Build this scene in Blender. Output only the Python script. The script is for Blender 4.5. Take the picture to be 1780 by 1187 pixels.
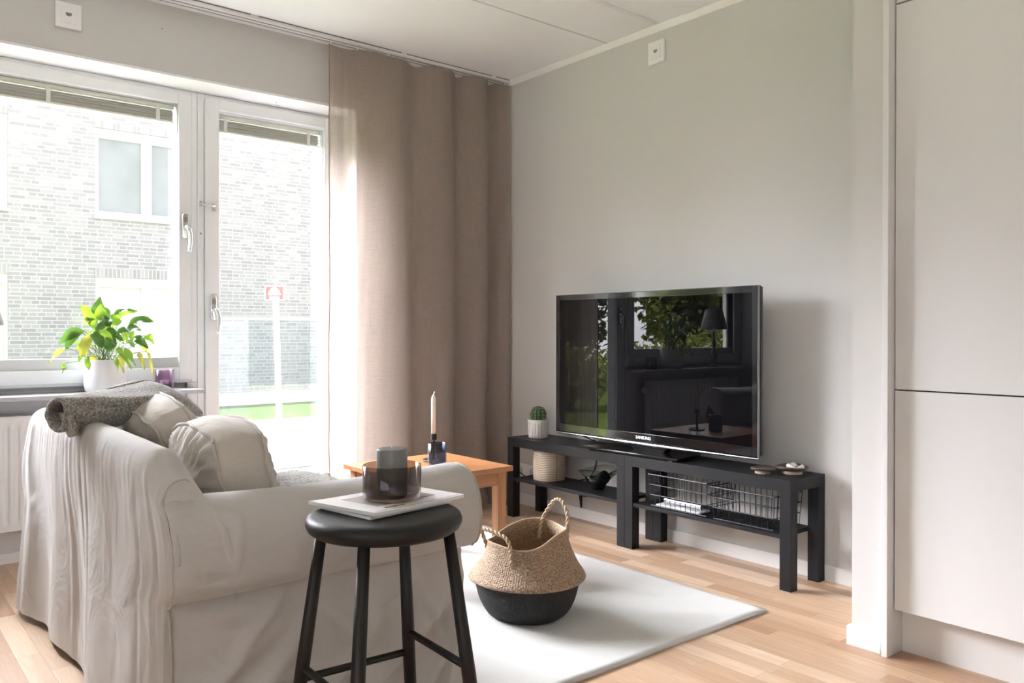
import bpy, math, random
from mathutils import Vector, Matrix, noise
R_ = math.radians
PI = math.pi
sc = bpy.context.scene
col = sc.collection
for o in list(bpy.data.objects):
    bpy.data.objects.remove(o)

# ---------------------------------------------------------------- camera
F = Vector((0.63585, 0.77180, -0.00497)).normalized()
Rt = F.cross(Vector((0, 0, 1))).normalized()
Up = Rt.cross(F)
roll = R_(0.0508)
Rt2 = Rt * math.cos(roll) + Up * math.sin(roll)
Up2 = Up * math.cos(roll) - Rt * math.sin(roll)
cd = bpy.data.cameras.new('camera')
cam = bpy.data.objects.new('camera', cd)
col.objects.link(cam)
m = Matrix((Rt2, Up2, -F)).transposed().to_4x4()
m.translation = Vector((-3.2250, -3.9662, 1.0411))
cam.matrix_world = m
cd.sensor_width = 36
cd.lens = 36 * 1422.94 / 1780
cd.shift_y = -7.25 / 1780
cd.clip_start = 0.05
cd.clip_end = 200
sc.camera = cam

# ---------------------------------------------------------------- exposure
sc.view_settings.view_transform = 'Standard'
sc.view_settings.look = 'None'
sc.view_settings.exposure = 1.68
sc.view_settings.gamma = 1.0
sc.view_settings.use_curve_mapping = False
cy = sc.cycles
cy.use_denoising = True
cy.max_bounces = 12
cy.diffuse_bounces = 6
cy.glossy_bounces = 5
cy.transmission_bounces = 8
cy.transparent_max_bounces = 16
cy.caustics_reflective = False
cy.caustics_refractive = False
cy.sample_clamp_indirect = 8

# ---------------------------------------------------------------- sky: a bright hazy sky, brightest high above the courtyard
SKY_BASE = 0.95
SKY_LOBE = 30.0
w = bpy.data.worlds.new('sky')
sc.world = w
w.use_nodes = True
nt = w.node_tree
nt.nodes.clear()
def wn(t, **k):
    n = nt.nodes.new(t)
    for a, b in k.items():
        setattr(n, a, b)
    return n
tc = wn('ShaderNodeTexCoord')
nrm = wn('ShaderNodeVectorMath', operation='NORMALIZE')
nt.links.new(tc.outputs['Generated'], nrm.inputs[0])
dot = wn('ShaderNodeVectorMath', operation='DOT_PRODUCT')
nt.links.new(nrm.outputs[0], dot.inputs[0])
dot.inputs[1].default_value = Vector((-0.40, 0.74, 0.54)).normalized()
mx = wn('ShaderNodeMath', operation='MAXIMUM')
nt.links.new(dot.outputs['Value'], mx.inputs[0]); mx.inputs[1].default_value = 0
pw = wn('ShaderNodeMath', operation='POWER')
nt.links.new(mx.outputs[0], pw.inputs[0]); pw.inputs[1].default_value = 6.0
ml = wn('ShaderNodeMath', operation='MULTIPLY')
nt.links.new(pw.outputs[0], ml.inputs[0]); ml.inputs[1].default_value = SKY_LOBE
ad = wn('ShaderNodeMath', operation='ADD')
nt.links.new(ml.outputs[0], ad.inputs[0]); ad.inputs[1].default_value = SKY_BASE
bg = wn('ShaderNodeBackground')
bg.inputs['Color'].default_value = (0.955, 0.968, 1.03, 1)
nt.links.new(ad.outputs[0], bg.inputs['Strength'])
wo = wn('ShaderNodeOutputWorld')
nt.links.new(bg.outputs[0], wo.inputs[0])

def portal(loc, rot, sx, sy):
    l = bpy.data.lights.new('window_portal', 'AREA')
    l.shape = 'RECTANGLE'; l.size = sx; l.size_y = sy
    l.cycles.is_portal = True
    o = bpy.data.objects.new('window_portal', l)
    o.location = loc; o.rotation_euler = rot
    col.objects.link(o)

# sun, coming from the side, over the garden
sd = bpy.data.lights.new('sun', 'SUN')
sd.energy = 24.0; sd.angle = R_(3); sd.color = (1.0, 0.95, 0.86)
so = bpy.data.objects.new('sun', sd); col.objects.link(so)
so.rotation_euler = (-Vector((0.75, 0.06, 0.66))).to_track_quat('-Z', 'Y').to_euler()
so.location = (10, 2, 12)

# ---------------------------------------------------------------- helpers
def tag(o, label=None, cat=None, group=None, kind=None):
    if label: o['label'] = label
    if cat: o['category'] = cat
    if group: o['group'] = group
    if kind: o['kind'] = kind
    return o

def empty(name, loc=(0, 0, 0), label=None, cat=None, group=None, kind=None, rz=0):
    o = bpy.data.objects.new(name, None)
    o.location = loc; o.rotation_euler = (0, 0, rz)
    o.empty_display_size = 0.05
    col.objects.link(o)
    return tag(o, label, cat, group, kind)

class MB:
    def __init__(s):
        s.v = []; s.f = []
    def add(s, vs, fs):
        n = len(s.v)
        s.v += [tuple(a) for a in vs]
        s.f += [tuple(i + n for i in f) for f in fs]
        return s
    def box(s, x0, x1, y0, y1, z0, z1, rz=0, c=None):
        vs = [Vector((x, y, z)) for z in (z0, z1) for (x, y) in ((x0, y0), (x1, y0), (x1, y1), (x0, y1))]
        if rz:
            c = Vector(c) if c else Vector(((x0 + x1) / 2, (y0 + y1) / 2, 0))
            M = Matrix.Rotation(rz, 3, 'Z')
            vs = [M @ (v - c) + c for v in vs]
        return s.add(vs, [(0, 3, 2, 1), (4, 5, 6, 7), (0, 1, 5, 4), (1, 2, 6, 5), (2, 3, 7, 6), (3, 0, 4, 7)])
    def lathe(s, prof, c=(0, 0, 0), n=48, close=True, fn=None):
        c = Vector(c); vs = []; fs = []
        m_ = len(prof)
        for i in range(n):
            a = 2 * PI * i / n
            for j, (r, z) in enumerate(prof):
                rr, zz = (r, z) if fn is None else fn(r, z, a, j)
                vs.append(c + Vector((rr * math.cos(a), rr * math.sin(a), zz)))
        for i in range(n):
            k = (i + 1) % n
            for j in range(m_ - 1):
                fs.append((i * m_ + j, k * m_ + j, k * m_ + j + 1, i * m_ + j + 1))
        s.add(vs, fs)
        return s
    def tube(s, path, r, n=10, cap=True):
        path = [Vector(p) for p in path]
        L = len(path)
        rs = r if isinstance(r, (list, tuple)) else [r] * L
        t0 = (path[1] - path[0]).normalized()
        up = Vector((0, 0, 1)) if abs(t0.z) < 0.9 else Vector((1, 0, 0))
        nx = t0.cross(up).normalized()
        vs = []; fs = []
        for i, p in enumerate(path):
            t = (path[min(i + 1, L - 1)] - path[max(i - 1, 0)]).normalized()
            nx = (nx - t * nx.dot(t)).normalized()
            ny = t.cross(nx)
            for k in range(n):
                a = 2 * PI * k / n
                vs.append(p + (nx * math.cos(a) + ny * math.sin(a)) * rs[i])
        for i in range(L - 1):
            for k in range(n):
                k2 = (k + 1) % n
                fs.append((i * n + k, i * n + k2, (i + 1) * n + k2, (i + 1) * n + k))
        if cap:
            fs.append(tuple(range(n - 1, -1, -1)))
            fs.append(tuple((L - 1) * n + k for k in range(n)))
        return s.add(vs, fs)
    def grid(s, nu, nv, fn, wrapu=False):
        vs = []; fs = []
        for i in range(nu + (0 if wrapu else 1)):
            for j in range(nv + 1):
                vs.append(fn(i / nu, j / nv))
        ni = nu if wrapu else nu
        tot = nu if wrapu else nu + 1
        for i in range(ni):
            k = (i + 1) % tot
            for j in range(nv):
                fs.append((i * (nv + 1) + j, k * (nv + 1) + j, k * (nv + 1) + j + 1, i * (nv + 1) + j + 1))
        return s.add(vs, fs)
    def prism(s, poly, x0, x1, axis='x'):
        """polygon extruded along an axis"""
        n = len(poly)
        def P(t, a, b):
            return {'x': (t, a, b), 'y': (a, t, b), 'z': (a, b, t)}[axis]
        vs = [P(x0, a, b) for a, b in poly] + [P(x1, a, b) for a, b in poly]
        fs = [tuple(range(n)), tuple(range(2 * n - 1, n - 1, -1))]
        for i in range(n):
            k = (i + 1) % n
            fs.append((i, i + n, k + n, k))
        return s.add(vs, fs)
    def build(s, name, mat, parent=None, smooth=False, bevel=0, bseg=2, solid=0, sub=0, origin=None, recalc=True, weld=False):
        me = bpy.data.meshes.new(name)
        org = Vector(origin) if origin is not None else Vector((0, 0, 0))
        me.from_pydata([tuple(Vector(v) - org) for v in s.v], [], s.f)
        import bmesh
        bm = bmesh.new(); bm.from_mesh(me)
        if weld:
            bmesh.ops.remove_doubles(bm, verts=bm.verts, dist=1e-5)
        if recalc:
            bmesh.ops.recalc_face_normals(bm, faces=bm.faces)
        bm.to_mesh(me); bm.free()
        if smooth:
            for p in me.polygons: p.use_smooth = True
        me.materials.append(mat)
        o = bpy.data.objects.new(name, me)
        o.location = org
        col.objects.link(o)
        if parent is not None:
            o.parent = parent
            if parent.type == 'EMPTY':
                o.location = org - Vector(parent.location)
                if abs(parent.rotation_euler.z) > 1e-6:
                    o.location = org
            else:
                o.location = org - Vector(parent.location) if parent.parent is None else org
        if solid:
            md = o.modifiers.new('solid', 'SOLIDIFY'); md.thickness = abs(solid); md.offset = -1 if solid > 0 else 1
        if sub:
            md = o.modifiers.new('sub', 'SUBSURF'); md.levels = sub; md.render_levels = sub
        if bevel:
            md = o.modifiers.new('bevel', 'BEVEL'); md.width = bevel; md.segments = bseg; md.limit_method = 'ANGLE'; md.angle_limit = R_(40)
            md.harden_normals = False
            for p in me.polygons: p.use_smooth = True
            try:
                me.set_sharp_from_angle(angle=R_(35))
            except Exception: pass
        return o

def nz(x, y=0.0, z=0.0):
    return noise.noise(Vector((x, y, z)))
rh0 = Vector((F.y, -F.x, 0)).normalized()
def sm(a, b, x):
    t = max(0.0, min(1.0, (x - a) / (b - a))); return t * t * (3 - 2 * t)
def lerp(a, b, t): return a + (b - a) * t
def bez(p0, p1, p2, n=8):
    p0, p1, p2 = Vector(p0), Vector(p1), Vector(p2)
    return [p0 * (1 - t) ** 2 + p1 * 2 * t * (1 - t) + p2 * t * t for t in [i / n for i in range(n + 1)]]
def catmull(pts, n=8):
    pts = [Vector(p) for p in pts]
    out = []
    for i in range(len(pts) - 1):
        p0 = pts[max(i - 1, 0)]; p1 = pts[i]; p2 = pts[i + 1]; p3 = pts[min(i + 2, len(pts) - 1)]
        for k in range(n):
            t = k / n
            out.append(0.5 * ((2 * p1) + (p2 - p0) * t + (2 * p0 - 5 * p1 + 4 * p2 - p3) * t * t + (3 * p1 - p0 - 3 * p2 + p3) * t ** 3))
    out.append(pts[-1])
    return out

# ---------------------------------------------------------------- materials
class Mat:
    def __init__(s, name):
        s.m = bpy.data.materials.new(name); s.m.use_nodes = True
        s.t = s.m.node_tree
        s.b = s.t.nodes['Principled BSDF']
        s.out = s.t.nodes['Material Output']
    def n(s, t, **k):
        x = s.t.nodes.new(t)
        for a, b in k.items(): setattr(x, a, b)
        return x
    def l(s, a, b): s.t.links.new(a, b)
    def set(s, **k):
        for a, b in k.items():
            a = a.replace('_', ' ').title() if a not in ('IOR',) else a
            s.b.inputs[a].default_value = b
        return s
def c4(c): return (c[0], c[1], c[2], 1)

def plain(name, c, rough=0.5, spec=0.5, metal=0, bump=0, bscale=200, var=0, vscale=4):
    M = Mat(name)
    M.b.inputs['Base Color'].default_value = c4(c)
    M.b.inputs['Roughness'].default_value = rough
    M.b.inputs['Specular IOR Level'].default_value = spec
    M.b.inputs['Metallic'].default_value = metal
    tcn = M.n('ShaderNodeTexCoord')
    if var:
        nn = M.n('ShaderNodeTexNoise'); nn.inputs['Scale'].default_value = vscale; nn.inputs['Detail'].default_value = 4
        M.l(tcn.outputs['Object'], nn.inputs['Vector'])
        mp = M.n('ShaderNodeMapRange'); mp.inputs[3].default_value = 1 - var; mp.inputs[4].default_value = 1 + var
        M.l(nn.outputs['Fac'], mp.inputs[0])
        vm = M.n('ShaderNodeVectorMath', operation='SCALE'); vm.inputs[0].default_value = c
        M.l(mp.outputs[0], vm.inputs['Scale']); M.l(vm.outputs[0], M.b.inputs['Base Color'])
    if bump:
        nn = M.n('ShaderNodeTexNoise'); nn.inputs['Scale'].default_value = bscale; nn.inputs['Detail'].default_value = 3
        M.l(tcn.outputs['Object'], nn.inputs['Vector'])
        bp = M.n('ShaderNodeBump'); bp.inputs['Strength'].default_value = bump; bp.inputs['Distance'].default_value = 0.002
        M.l(nn.outputs['Fac'], bp.inputs['Height']); M.l(bp.outputs[0], M.b.inputs['Normal'])
    return M.m

def weave(name, c, c2=None, scale=900, rough=0.9, bump=0.25, wr=0.0, wscale=6, var=0.05, sheen=0.2):
    """woven cloth: two crossed wave patterns, soft creases as bump"""
    M = Mat(name)
    c2 = c2 or [a * 0.86 for a in c]
    tcn = M.n('ShaderNodeTexCoord')
    hs = []
    for ax in ('X', 'Y', 'Z'):
        wv = M.n('ShaderNodeTexWave', bands_direction=ax); wv.inputs['Scale'].default_value = scale / 20; wv.inputs['Distortion'].default_value = 1.5
        wv.inputs['Detail'].default_value = 2; wv.inputs['Detail Scale'].default_value = 3
        M.l(tcn.outputs['Object'], wv.inputs['Vector']); hs.append(wv)
    a1 = M.n('ShaderNodeMath', operation='ADD'); M.l(hs[0].outputs['Fac'], a1.inputs[0]); M.l(hs[1].outputs['Fac'], a1.inputs[1])
    a2 = M.n('ShaderNodeMath', operation='ADD'); M.l(a1.outputs[0], a2.inputs[0]); M.l(hs[2].outputs['Fac'], a2.inputs[1])
    a3 = M.n('ShaderNodeMath', operation='MULTIPLY'); M.l(a2.outputs[0], a3.inputs[0]); a3.inputs[1].default_value = 0.333
    ns = M.n('ShaderNodeTexNoise'); ns.inputs['Scale'].default_value = 9; ns.inputs['Detail'].default_value = 5
    M.l(tcn.outputs['Object'], ns.inputs['Vector'])
    mixf = M.n('ShaderNodeMath', operation='MULTIPLY_ADD'); M.l(ns.outputs['Fac'], mixf.inputs[0]); mixf.inputs[1].default_value = 0.6; mixf.inputs[2].default_value = -0.05
    ad_ = M.n('ShaderNodeMath', operation='ADD'); ad_.use_clamp = True
    M.l(mixf.outputs[0], ad_.inputs[0])
    sc_ = M.n('ShaderNodeMath', operation='MULTIPLY'); sc_.inputs[1].default_value = 0.5; M.l(a3.outputs[0], sc_.inputs[0]); M.l(sc_.outputs[0], ad_.inputs[1])
    mix = M.n('ShaderNodeMix', data_type='RGBA'); mix.inputs[6].default_value = c4(c); mix.inputs[7].default_value = c4(c2)
    M.l(ad_.outputs[0], mix.inputs[0]); M.l(mix.outputs[2], M.b.inputs['Base Color'])
    bp = M.n('ShaderNodeBump'); bp.inputs['Strength'].default_value = bump; bp.inputs['Distance'].default_value = 0.0012
    M.l(a3.outputs[0], bp.inputs['Height'])
    if wr:
        n2 = M.n('ShaderNodeTexNoise'); n2.inputs['Scale'].default_value = wscale; n2.inputs['Detail'].default_value = 3; n2.inputs['Distortion'].default_value = 0.8
        M.l(tcn.outputs['Object'], n2.inputs['Vector'])
        b2 = M.n('ShaderNodeBump'); b2.inputs['Strength'].default_value = wr; b2.inputs['Distance'].default_value = 0.03
        M.l(n2.outputs['Fac'], b2.inputs['Height']); M.l(b2.outputs[0], bp.inputs['Normal'])
    M.l(bp.outputs[0], M.b.inputs['Normal'])
    M.b.inputs['Roughness'].default_value = rough
    M.b.inputs['Specular IOR Level'].default_value = 0.2
    M.b.inputs['Sheen Weight'].default_value = sheen
    return M.m

def thin_fresnel(M, ior):
    # same reflectance from both sides of a thin sheet
    ge = M.n('ShaderNodeNewGeometry')
    mr = M.n('ShaderNodeMapRange'); mr.inputs[3].default_value = ior; mr.inputs[4].default_value = 1 / ior
    M.l(ge.outputs['Backfacing'], mr.inputs[0])
    fr = M.n('ShaderNodeFresnel'); M.l(mr.outputs[0], fr.inputs['IOR'])
    return fr

def glass_mat(name, tint=(0.985, 0.985, 0.985), refl=1.0):
    """window glass: see-through with a fresnel reflection"""
    M = Mat(name)
    M.t.nodes.remove(M.b)
    tr = M.n('ShaderNodeBsdfTransparent'); tr.inputs[0].default_value = c4(tint)
    gl = M.n('ShaderNodeBsdfGlossy'); gl.inputs['Roughness'].default_value = 0.0
    fr = thin_fresnel(M, 1.45)
    mm = M.n('ShaderNodeMath', operation='MULTIPLY'); mm.inputs[1].default_value = refl
    M.l(fr.outputs[0], mm.inputs[0])
    mix = M.n('ShaderNodeMixShader'); M.l(mm.outputs[0], mix.inputs[0]); M.l(tr.outputs[0], mix.inputs[1]); M.l(gl.outputs[0], mix.inputs[2])
    M.l(mix.outputs[0], M.out.inputs[0])
    return M.m

def wood(name, cols, axis='X', scale=1.0, rough=0.45, ring=14, bump=0.06):
    M = Mat(name)
    tcn = M.n('ShaderNodeTexCoord')
    mp = M.n('ShaderNodeMapping')
    s3 = {'X': (1.2, 14, 14), 'Y': (14, 1.2, 14), 'Z': (14, 14, 1.2)}[axis]
    mp.inputs['Scale'].default_value = [a * scale for a in s3]
    M.l(tcn.outputs['Object'], mp.inputs[0])
    ns = M.n('ShaderNodeTexNoise'); ns.inputs['Scale'].default_value = 2.2; ns.inputs['Detail'].default_value = 8; ns.inputs['Distortion'].default_value = 0.6
    M.l(mp.outputs[0], ns.inputs['Vector'])
    cr = M.n('ShaderNodeValToRGB')
    e = cr.color_ramp.elements
    e[0].position = 0.3; e[0].color = c4(cols[0]); e[1].position = 0.7; e[1].color = c4(cols[-1])
    if len(cols) == 3:
        q = e.new(0.5); q.color = c4(cols[1])
    M.l(ns.outputs['Fac'], cr.inputs[0]); M.l(cr.outputs[0], M.b.inputs['Base Color'])
    bp = M.n('ShaderNodeBump'); bp.inputs['Strength'].default_value = bump; bp.inputs['Distance'].default_value = 0.002
    M.l(ns.outputs['Fac'], bp.inputs['Height']); M.l(bp.outputs[0], M.b.inputs['Normal'])
    M.b.inputs['Roughness'].default_value = rough
    return M.m

def paint_wall(name, c):
    return plain(name, c, rough=0.85, spec=0.25, bump=0.15, bscale=350, var=0.012, vscale=1.5)

def floor_mat():
    M = Mat('oak_parquet')
    tcn = M.n('ShaderNodeTexCoord')
    sx = M.n('ShaderNodeSeparateXYZ'); M.l(tcn.outputs['Object'], sx.inputs[0])
    cb = M.n('ShaderNodeCombineXYZ'); M.l(sx.outputs['Y'], cb.inputs[0]); M.l(sx.outputs['X'], cb.inputs[1])
    br = M.n('ShaderNodeTexBrick'); M.l(cb.outputs[0], br.inputs['Vector'])
    br.offset = 0.37; br.offset_frequency = 2; br.squash = 1.35; br.squash_frequency = 3
    br.inputs['Color1'].default_value = (0, 0, 0, 1); br.inputs['Color2'].default_value = (1, 1, 1, 1); br.inputs['Mortar'].default_value = (0.5, 0.5, 0.5, 1)
    br.inputs['Scale'].default_value = 1; br.inputs['Mortar Size'].default_value = 0.0006; br.inputs['Mortar Smooth'].default_value = 0.2
    br.inputs['Brick Width'].default_value = 0.47; br.inputs['Row Height'].default_value = 0.068
    rp = M.n('ShaderNodeValToRGB'); e = rp.color_ramp.elements
    e[0].position = 0.0; e[0].color = (0.40, 0.24, 0.145, 1); e[1].position = 1.0; e[1].color = (0.74, 0.56, 0.41, 1)
    q = e.new(0.35); q.color = (0.54, 0.36, 0.235, 1)
    q = e.new(0.75); q.color = (0.60, 0.42, 0.285, 1)
    M.l(br.outputs['Color'], rp.inputs[0])
    # grain runs along the strips, shifted per strip
    ad1 = M.n('ShaderNodeVectorMath', operation='MULTIPLY_ADD')
    M.l(br.outputs['Color'], ad1.inputs[0]); ad1.inputs[1].default_value = (7, 3, 5); M.l(tcn.outputs['Object'], ad1.inputs[2])
    mp = M.n('ShaderNodeMapping'); mp.inputs['Scale'].default_value = (26, 1.8, 1)
    M.l(ad1.outputs[0], mp.inputs[0])
    ns = M.n('ShaderNodeTexNoise'); ns.inputs['Scale'].default_value = 1.6; ns.inputs['Detail'].default_value = 9; ns.inputs['Roughness'].default_value = 0.65; ns.inputs['Distortion'].default_value = 1.4
    M.l(mp.outputs[0], ns.inputs['Vector'])
    mr = M.n('ShaderNodeMapRange'); mr.inputs[1].default_value = 0.25; mr.inputs[2].default_value = 0.75; mr.inputs[3].default_value = 0.80; mr.inputs[4].default_value = 1.14
    M.l(ns.outputs['Fac'], mr.inputs[0])
    vs = M.n('ShaderNodeVectorMath', operation='SCALE'); M.l(rp.outputs[0], vs.inputs[0]); M.l(mr.outputs[0], vs.inputs['Scale'])
    # thin seam
    mx_ = M.n('ShaderNodeMix', data_type='RGBA'); mx_.inputs[7].default_value = (0.26, 0.16, 0.10, 1)
    sf = M.n('ShaderNodeMath', operation='MULTIPLY'); sf.inputs[1].default_value = 0.75; M.l(br.outputs['Fac'], sf.inputs[0])
    M.l(sf.outputs[0], mx_.inputs[0]); M.l(vs.outputs[0], mx_.inputs[6])
    M.l(mx_.outputs[2], M.b.inputs['Base Color'])
    M.b.inputs['Roughness'].default_value = 0.36
    M.b.inputs['Specular IOR Level'].default_value = 0.45
    bp = M.n('ShaderNodeBump'); bp.inputs['Strength'].default_value = 0.05; bp.inputs['Distance'].default_value = 0.001
    M.l(ns.outputs['Fac'], bp.inputs['Height']); M.l(bp.outputs[0], M.b.inputs['Normal'])
    return M.m

def brick_mat(name, soldier=False):
    M = Mat(name)
    tcn = M.n('ShaderNodeTexCoord')
    sx = M.n('ShaderNodeSeparateXYZ'); M.l(tcn.outputs['Object'], sx.inputs[0])
    cb = M.n('ShaderNodeCombineXYZ')
    if soldier:
        M.l(sx.outputs['Z'], cb.inputs[0]); M.l(sx.outputs['X'], cb.inputs[1])
    else:
        M.l(sx.outputs['X'], cb.inputs[0]); M.l(sx.outputs['Z'], cb.inputs[1])
    br = M.n('ShaderNodeTexBrick'); M.l(cb.outputs[0], br.inputs['Vector'])
    br.offset = 0.5 if not soldier else 0.0
    br.offset = 0.31 if not soldier else 0.0; br.squash = 0.55 if not soldier else 1; br.squash_frequency = 3
    br.inputs['Color1'].default_value = (0.24, 0.232, 0.256, 1); br.inputs['Color2'].default_value = (0.33, 0.318, 0.338, 1)
    br.inputs['Mortar'].default_value = (0.40, 0.39, 0.405, 1)
    br.inputs['Scale'].default_value = 1; br.inputs['Mortar Size'].default_value = 0.011; br.inputs['Mortar Smooth'].default_value = 0.3
    br.inputs['Bias'].default_value = 0.0
    br.inputs['Brick Width'].default_value = 0.26; br.inputs['Row Height'].default_value = 0.075
    M.l(br.outputs['Color'], M.b.inputs['Base Color'])
    M.b.inputs['Roughness'].default_value = 0.9
    return M.m

WALL = paint_wall('greige_wall_paint', (0.585, 0.582, 0.575))
WHITE = plain('white_gloss_paint', (0.80, 0.80, 0.80), rough=0.4, spec=0.4)
CEIL = paint_wall('white_ceiling_paint', (0.81, 0.825, 0.86))
FRAME = plain('white_frame_lacquer', (0.84, 0.865, 0.89), rough=0.35, spec=0.4)
REVEAL = plain('white_reveal_board', (0.80, 0.81, 0.83), rough=0.5)
CAB = plain('satin_white_cabinet', (0.68, 0.69, 0.70), rough=0.32, spec=0.45)
CABG = plain('cabinet_gap_dark', (0.05, 0.05, 0.05), rough=0.7)
PLASTIC = plain('white_plastic', (0.80, 0.80, 0.82), rough=0.35)
GREYP = plain('grey_socket', (0.25, 0.25, 0.26), rough=0.5)
CHROME = plain('brushed_chrome', (0.78, 0.79, 0.80), rough=0.18, metal=1)
BRASS = plain('lock_insert', (0.35, 0.30, 0.22), rough=0.4, metal=0.7)
GLASS = glass_mat('window_glass')
FENCEG = glass_mat('balustrade_glass', tint=(0.90, 0.93, 0.935))
SILLM = plain('grey_stone_sill', (0.42, 0.42, 0.44), rough=0.4, var=0.08, vscale=60)
FLOORM = floor_mat()
SOFA = weave('linen_slipcover', (0.515, 0.502, 0.492), (0.45, 0.438, 0.428), scale=1400, bump=0.10, wr=0.42, wscale=4.5)
CUSH = weave('cushion_cotton', (0.54, 0.50, 0.455), (0.46, 0.43, 0.385), scale=1500, bump=0.08, wr=0.35, wscale=9)
PIPE = weave('piping_cotton', (0.50, 0.465, 0.42), scale=1500, bump=0.15)
RUG = weave('cream_wool_rug', (0.62, 0.615, 0.60), (0.53, 0.525, 0.51), scale=700, bump=0.5, var=0.05)
BLACKW = plain('black_brown_foil', (0.010, 0.010, 0.012), rough=0.45, spec=0.28, bump=0.04, bscale=80)
STOOLM = plain('black_stained_wood', (0.014, 0.013, 0.012), rough=0.45, spec=0.32, bump=0.08, bscale=40, var=0.25, vscale=12)
TABLEM = wood('oiled_oak', ((0.31, 0.13, 0.048), (0.39, 0.175, 0.068), (0.46, 0.215, 0.09)), 'X', rough=0.3)
TABLEL = wood('oiled_oak_leg', ((0.36, 0.16, 0.06), (0.44, 0.21, 0.085), (0.52, 0.26, 0.11)), 'Z', rough=0.35)

def curtain_mat():
    M = Mat('sheer_linen_curtain'); M.t.nodes.remove(M.b)
    tcn = M.n('ShaderNodeTexCoord')
    # slubby vertical and horizontal threads
    n1 = M.n('ShaderNodeTexNoise'); n1.inputs['Scale'].default_value = 1; n1.inputs['Detail'].default_value = 3
    m1 = M.n('ShaderNodeMapping'); m1.inputs['Scale'].default_value = (700, 700, 14); M.l(tcn.outputs['Object'], m1.inputs[0]); M.l(m1.outputs[0], n1.inputs['Vector'])
    n2 = M.n('ShaderNodeTexNoise'); n2.inputs['Scale'].default_value = 1; n2.inputs['Detail'].default_value = 3
    m2 = M.n('ShaderNodeMapping'); m2.inputs['Scale'].default_value = (22, 22, 700); M.l(tcn.outputs['Object'], m2.inputs[0]); M.l(m2.outputs[0], n2.inputs['Vector'])
    a = M.n('ShaderNodeMath', operation='ADD'); M.l(n1.outputs['Fac'], a.inputs[0]); M.l(n2.outputs['Fac'], a.inputs[1])
    mr = M.n('ShaderNodeMapRange'); mr.inputs[1].default_value = 0.7; mr.inputs[2].default_value = 1.3; mr.inputs[3].default_value = 0; mr.inputs[4].default_value = 1
    M.l(a.outputs[0], mr.inputs[0])
    mix = M.n('ShaderNodeMix', data_type='RGBA'); mix.inputs[6].default_value = (0.395, 0.322, 0.288, 1); mix.inputs[7].default_value = (0.45, 0.372, 0.335, 1)
    M.l(mr.outputs[0], mix.inputs[0])
    df = M.n('ShaderNodeBsdfDiffuse'); tl = M.n('ShaderNodeBsdfTranslucent'); tr = M.n('ShaderNodeBsdfTransparent')
    tr.inputs[0].default_value = (0.95, 0.90, 0.86, 1)
    M.l(mix.outputs[2], df.inputs[0]); M.l(mix.outputs[2], tl.inputs[0])
    s1 = M.n('ShaderNodeMixShader'); s1.inputs[0].default_value = 0.38; M.l(df.outputs[0], s1.inputs[1]); M.l(tl.outputs[0], s1.inputs[2])
    s2 = M.n('ShaderNodeMixShader')
    mr2 = M.n('ShaderNodeMapRange'); mr2.inputs[3].default_value = 0.34; mr2.inputs[4].default_value = 0.26
    M.l(mr.outputs[0], mr2.inputs[0]); M.l(mr2.outputs[0], s2.inputs[0])
    M.l(s1.outputs[0], s2.inputs[1]); M.l(tr.outputs[0], s2.inputs[2])
    M.l(s2.outputs[0], M.out.inputs[0])
    return M.m
CURT = curtain_mat()

# ================================================================ ROOM
H = 2.6035
XL, YB = -5.7, -6.6          # left and back walls
WY = 0.10                     # face of window wall
FY = 0.30                     # front plane of window frames
OX0, OX1, OZ = -3.30, -0.984, 2.285   # opening in window wall

def struct(name, mb, mat, parent=None, **k):
    o = mb.build(name, mat, parent, **k)
    if parent is None: o['kind'] = 'structure'
    return o

struct('floor', MB().box(XL - 0.2, 0.2, YB - 0.2, 0.45, -0.12, 0.0), FLOORM)
cl = struct('ceiling', MB().box(XL - 0.2, 0.2, YB - 0.2, 0.55, H, H + 0.25), CEIL)
SEAM = plain('ceiling_seam', (0.52, 0.52, 0.52), rough=0.8)
SLOT = plain('ceiling_slot', (0.18, 0.18, 0.17), rough=0.8)
t = struct('trim_1', MB().box(XL, -0.02, -0.886, -0.878, H - 0.0012, H + 0.004), SEAM)
tr2 = struct('trim_2', MB().box(XL, -0.05, -1.262, -1.248, H - 0.010, H + 0.004), WHITE)
MB().box(XL, -0.052, -1.2485, -1.2435, H - 0.008, H + 0.003).build('shadow_gap', SLOT, tr2)
MB().box(XL, -0.052, -1.2685, -1.2625, H - 0.006, H + 0.003).build('edge_strip', FRAME, tr2)
struct('trim_3', MB().prism([(0.0, H), (-0.022, H), (-0.022, H - 0.006), (-0.006, H - 0.03), (0.0, H - 0.03)], -2.58, 0.0, 'y'), WHITE)

struct('wall_right', MB().box(0.0, 0.2, -2.72, 0.55, 0, H), WALL)
# window wall: header, right pier, left piece
struct('wall_window', MB().box(XL, OX0, WY, 0.50, 0, H).box(OX1, 0.0, WY, 0.50, 0, H).box(OX0, OX1, WY, 0.50, OZ, H), WALL)
# white reveal lining
struct('trim_4', MB().box(OX0, OX1, WY + 0.002, 0.42, OZ - 0.012, OZ).box(OX1 - 0.012, OX1, WY + 0.002, 0.42, 0, OZ - 0.012).box(OX0, OX0 + 0.012, WY + 0.002, 0.42, 0.77, OZ - 0.012), REVEAL)
# wall under window
struct('wall_under_window', MB().box(OX0, -1.852, 0.335, 0.50, 0, 0.775), plain('white_panel_wall', (0.62, 0.62, 0.63), rough=0.6))
struct('baseboard_window', MB().box(OX0, -1.852, 0.322, 0.335, 0.0, 0.045), WHITE)
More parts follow.
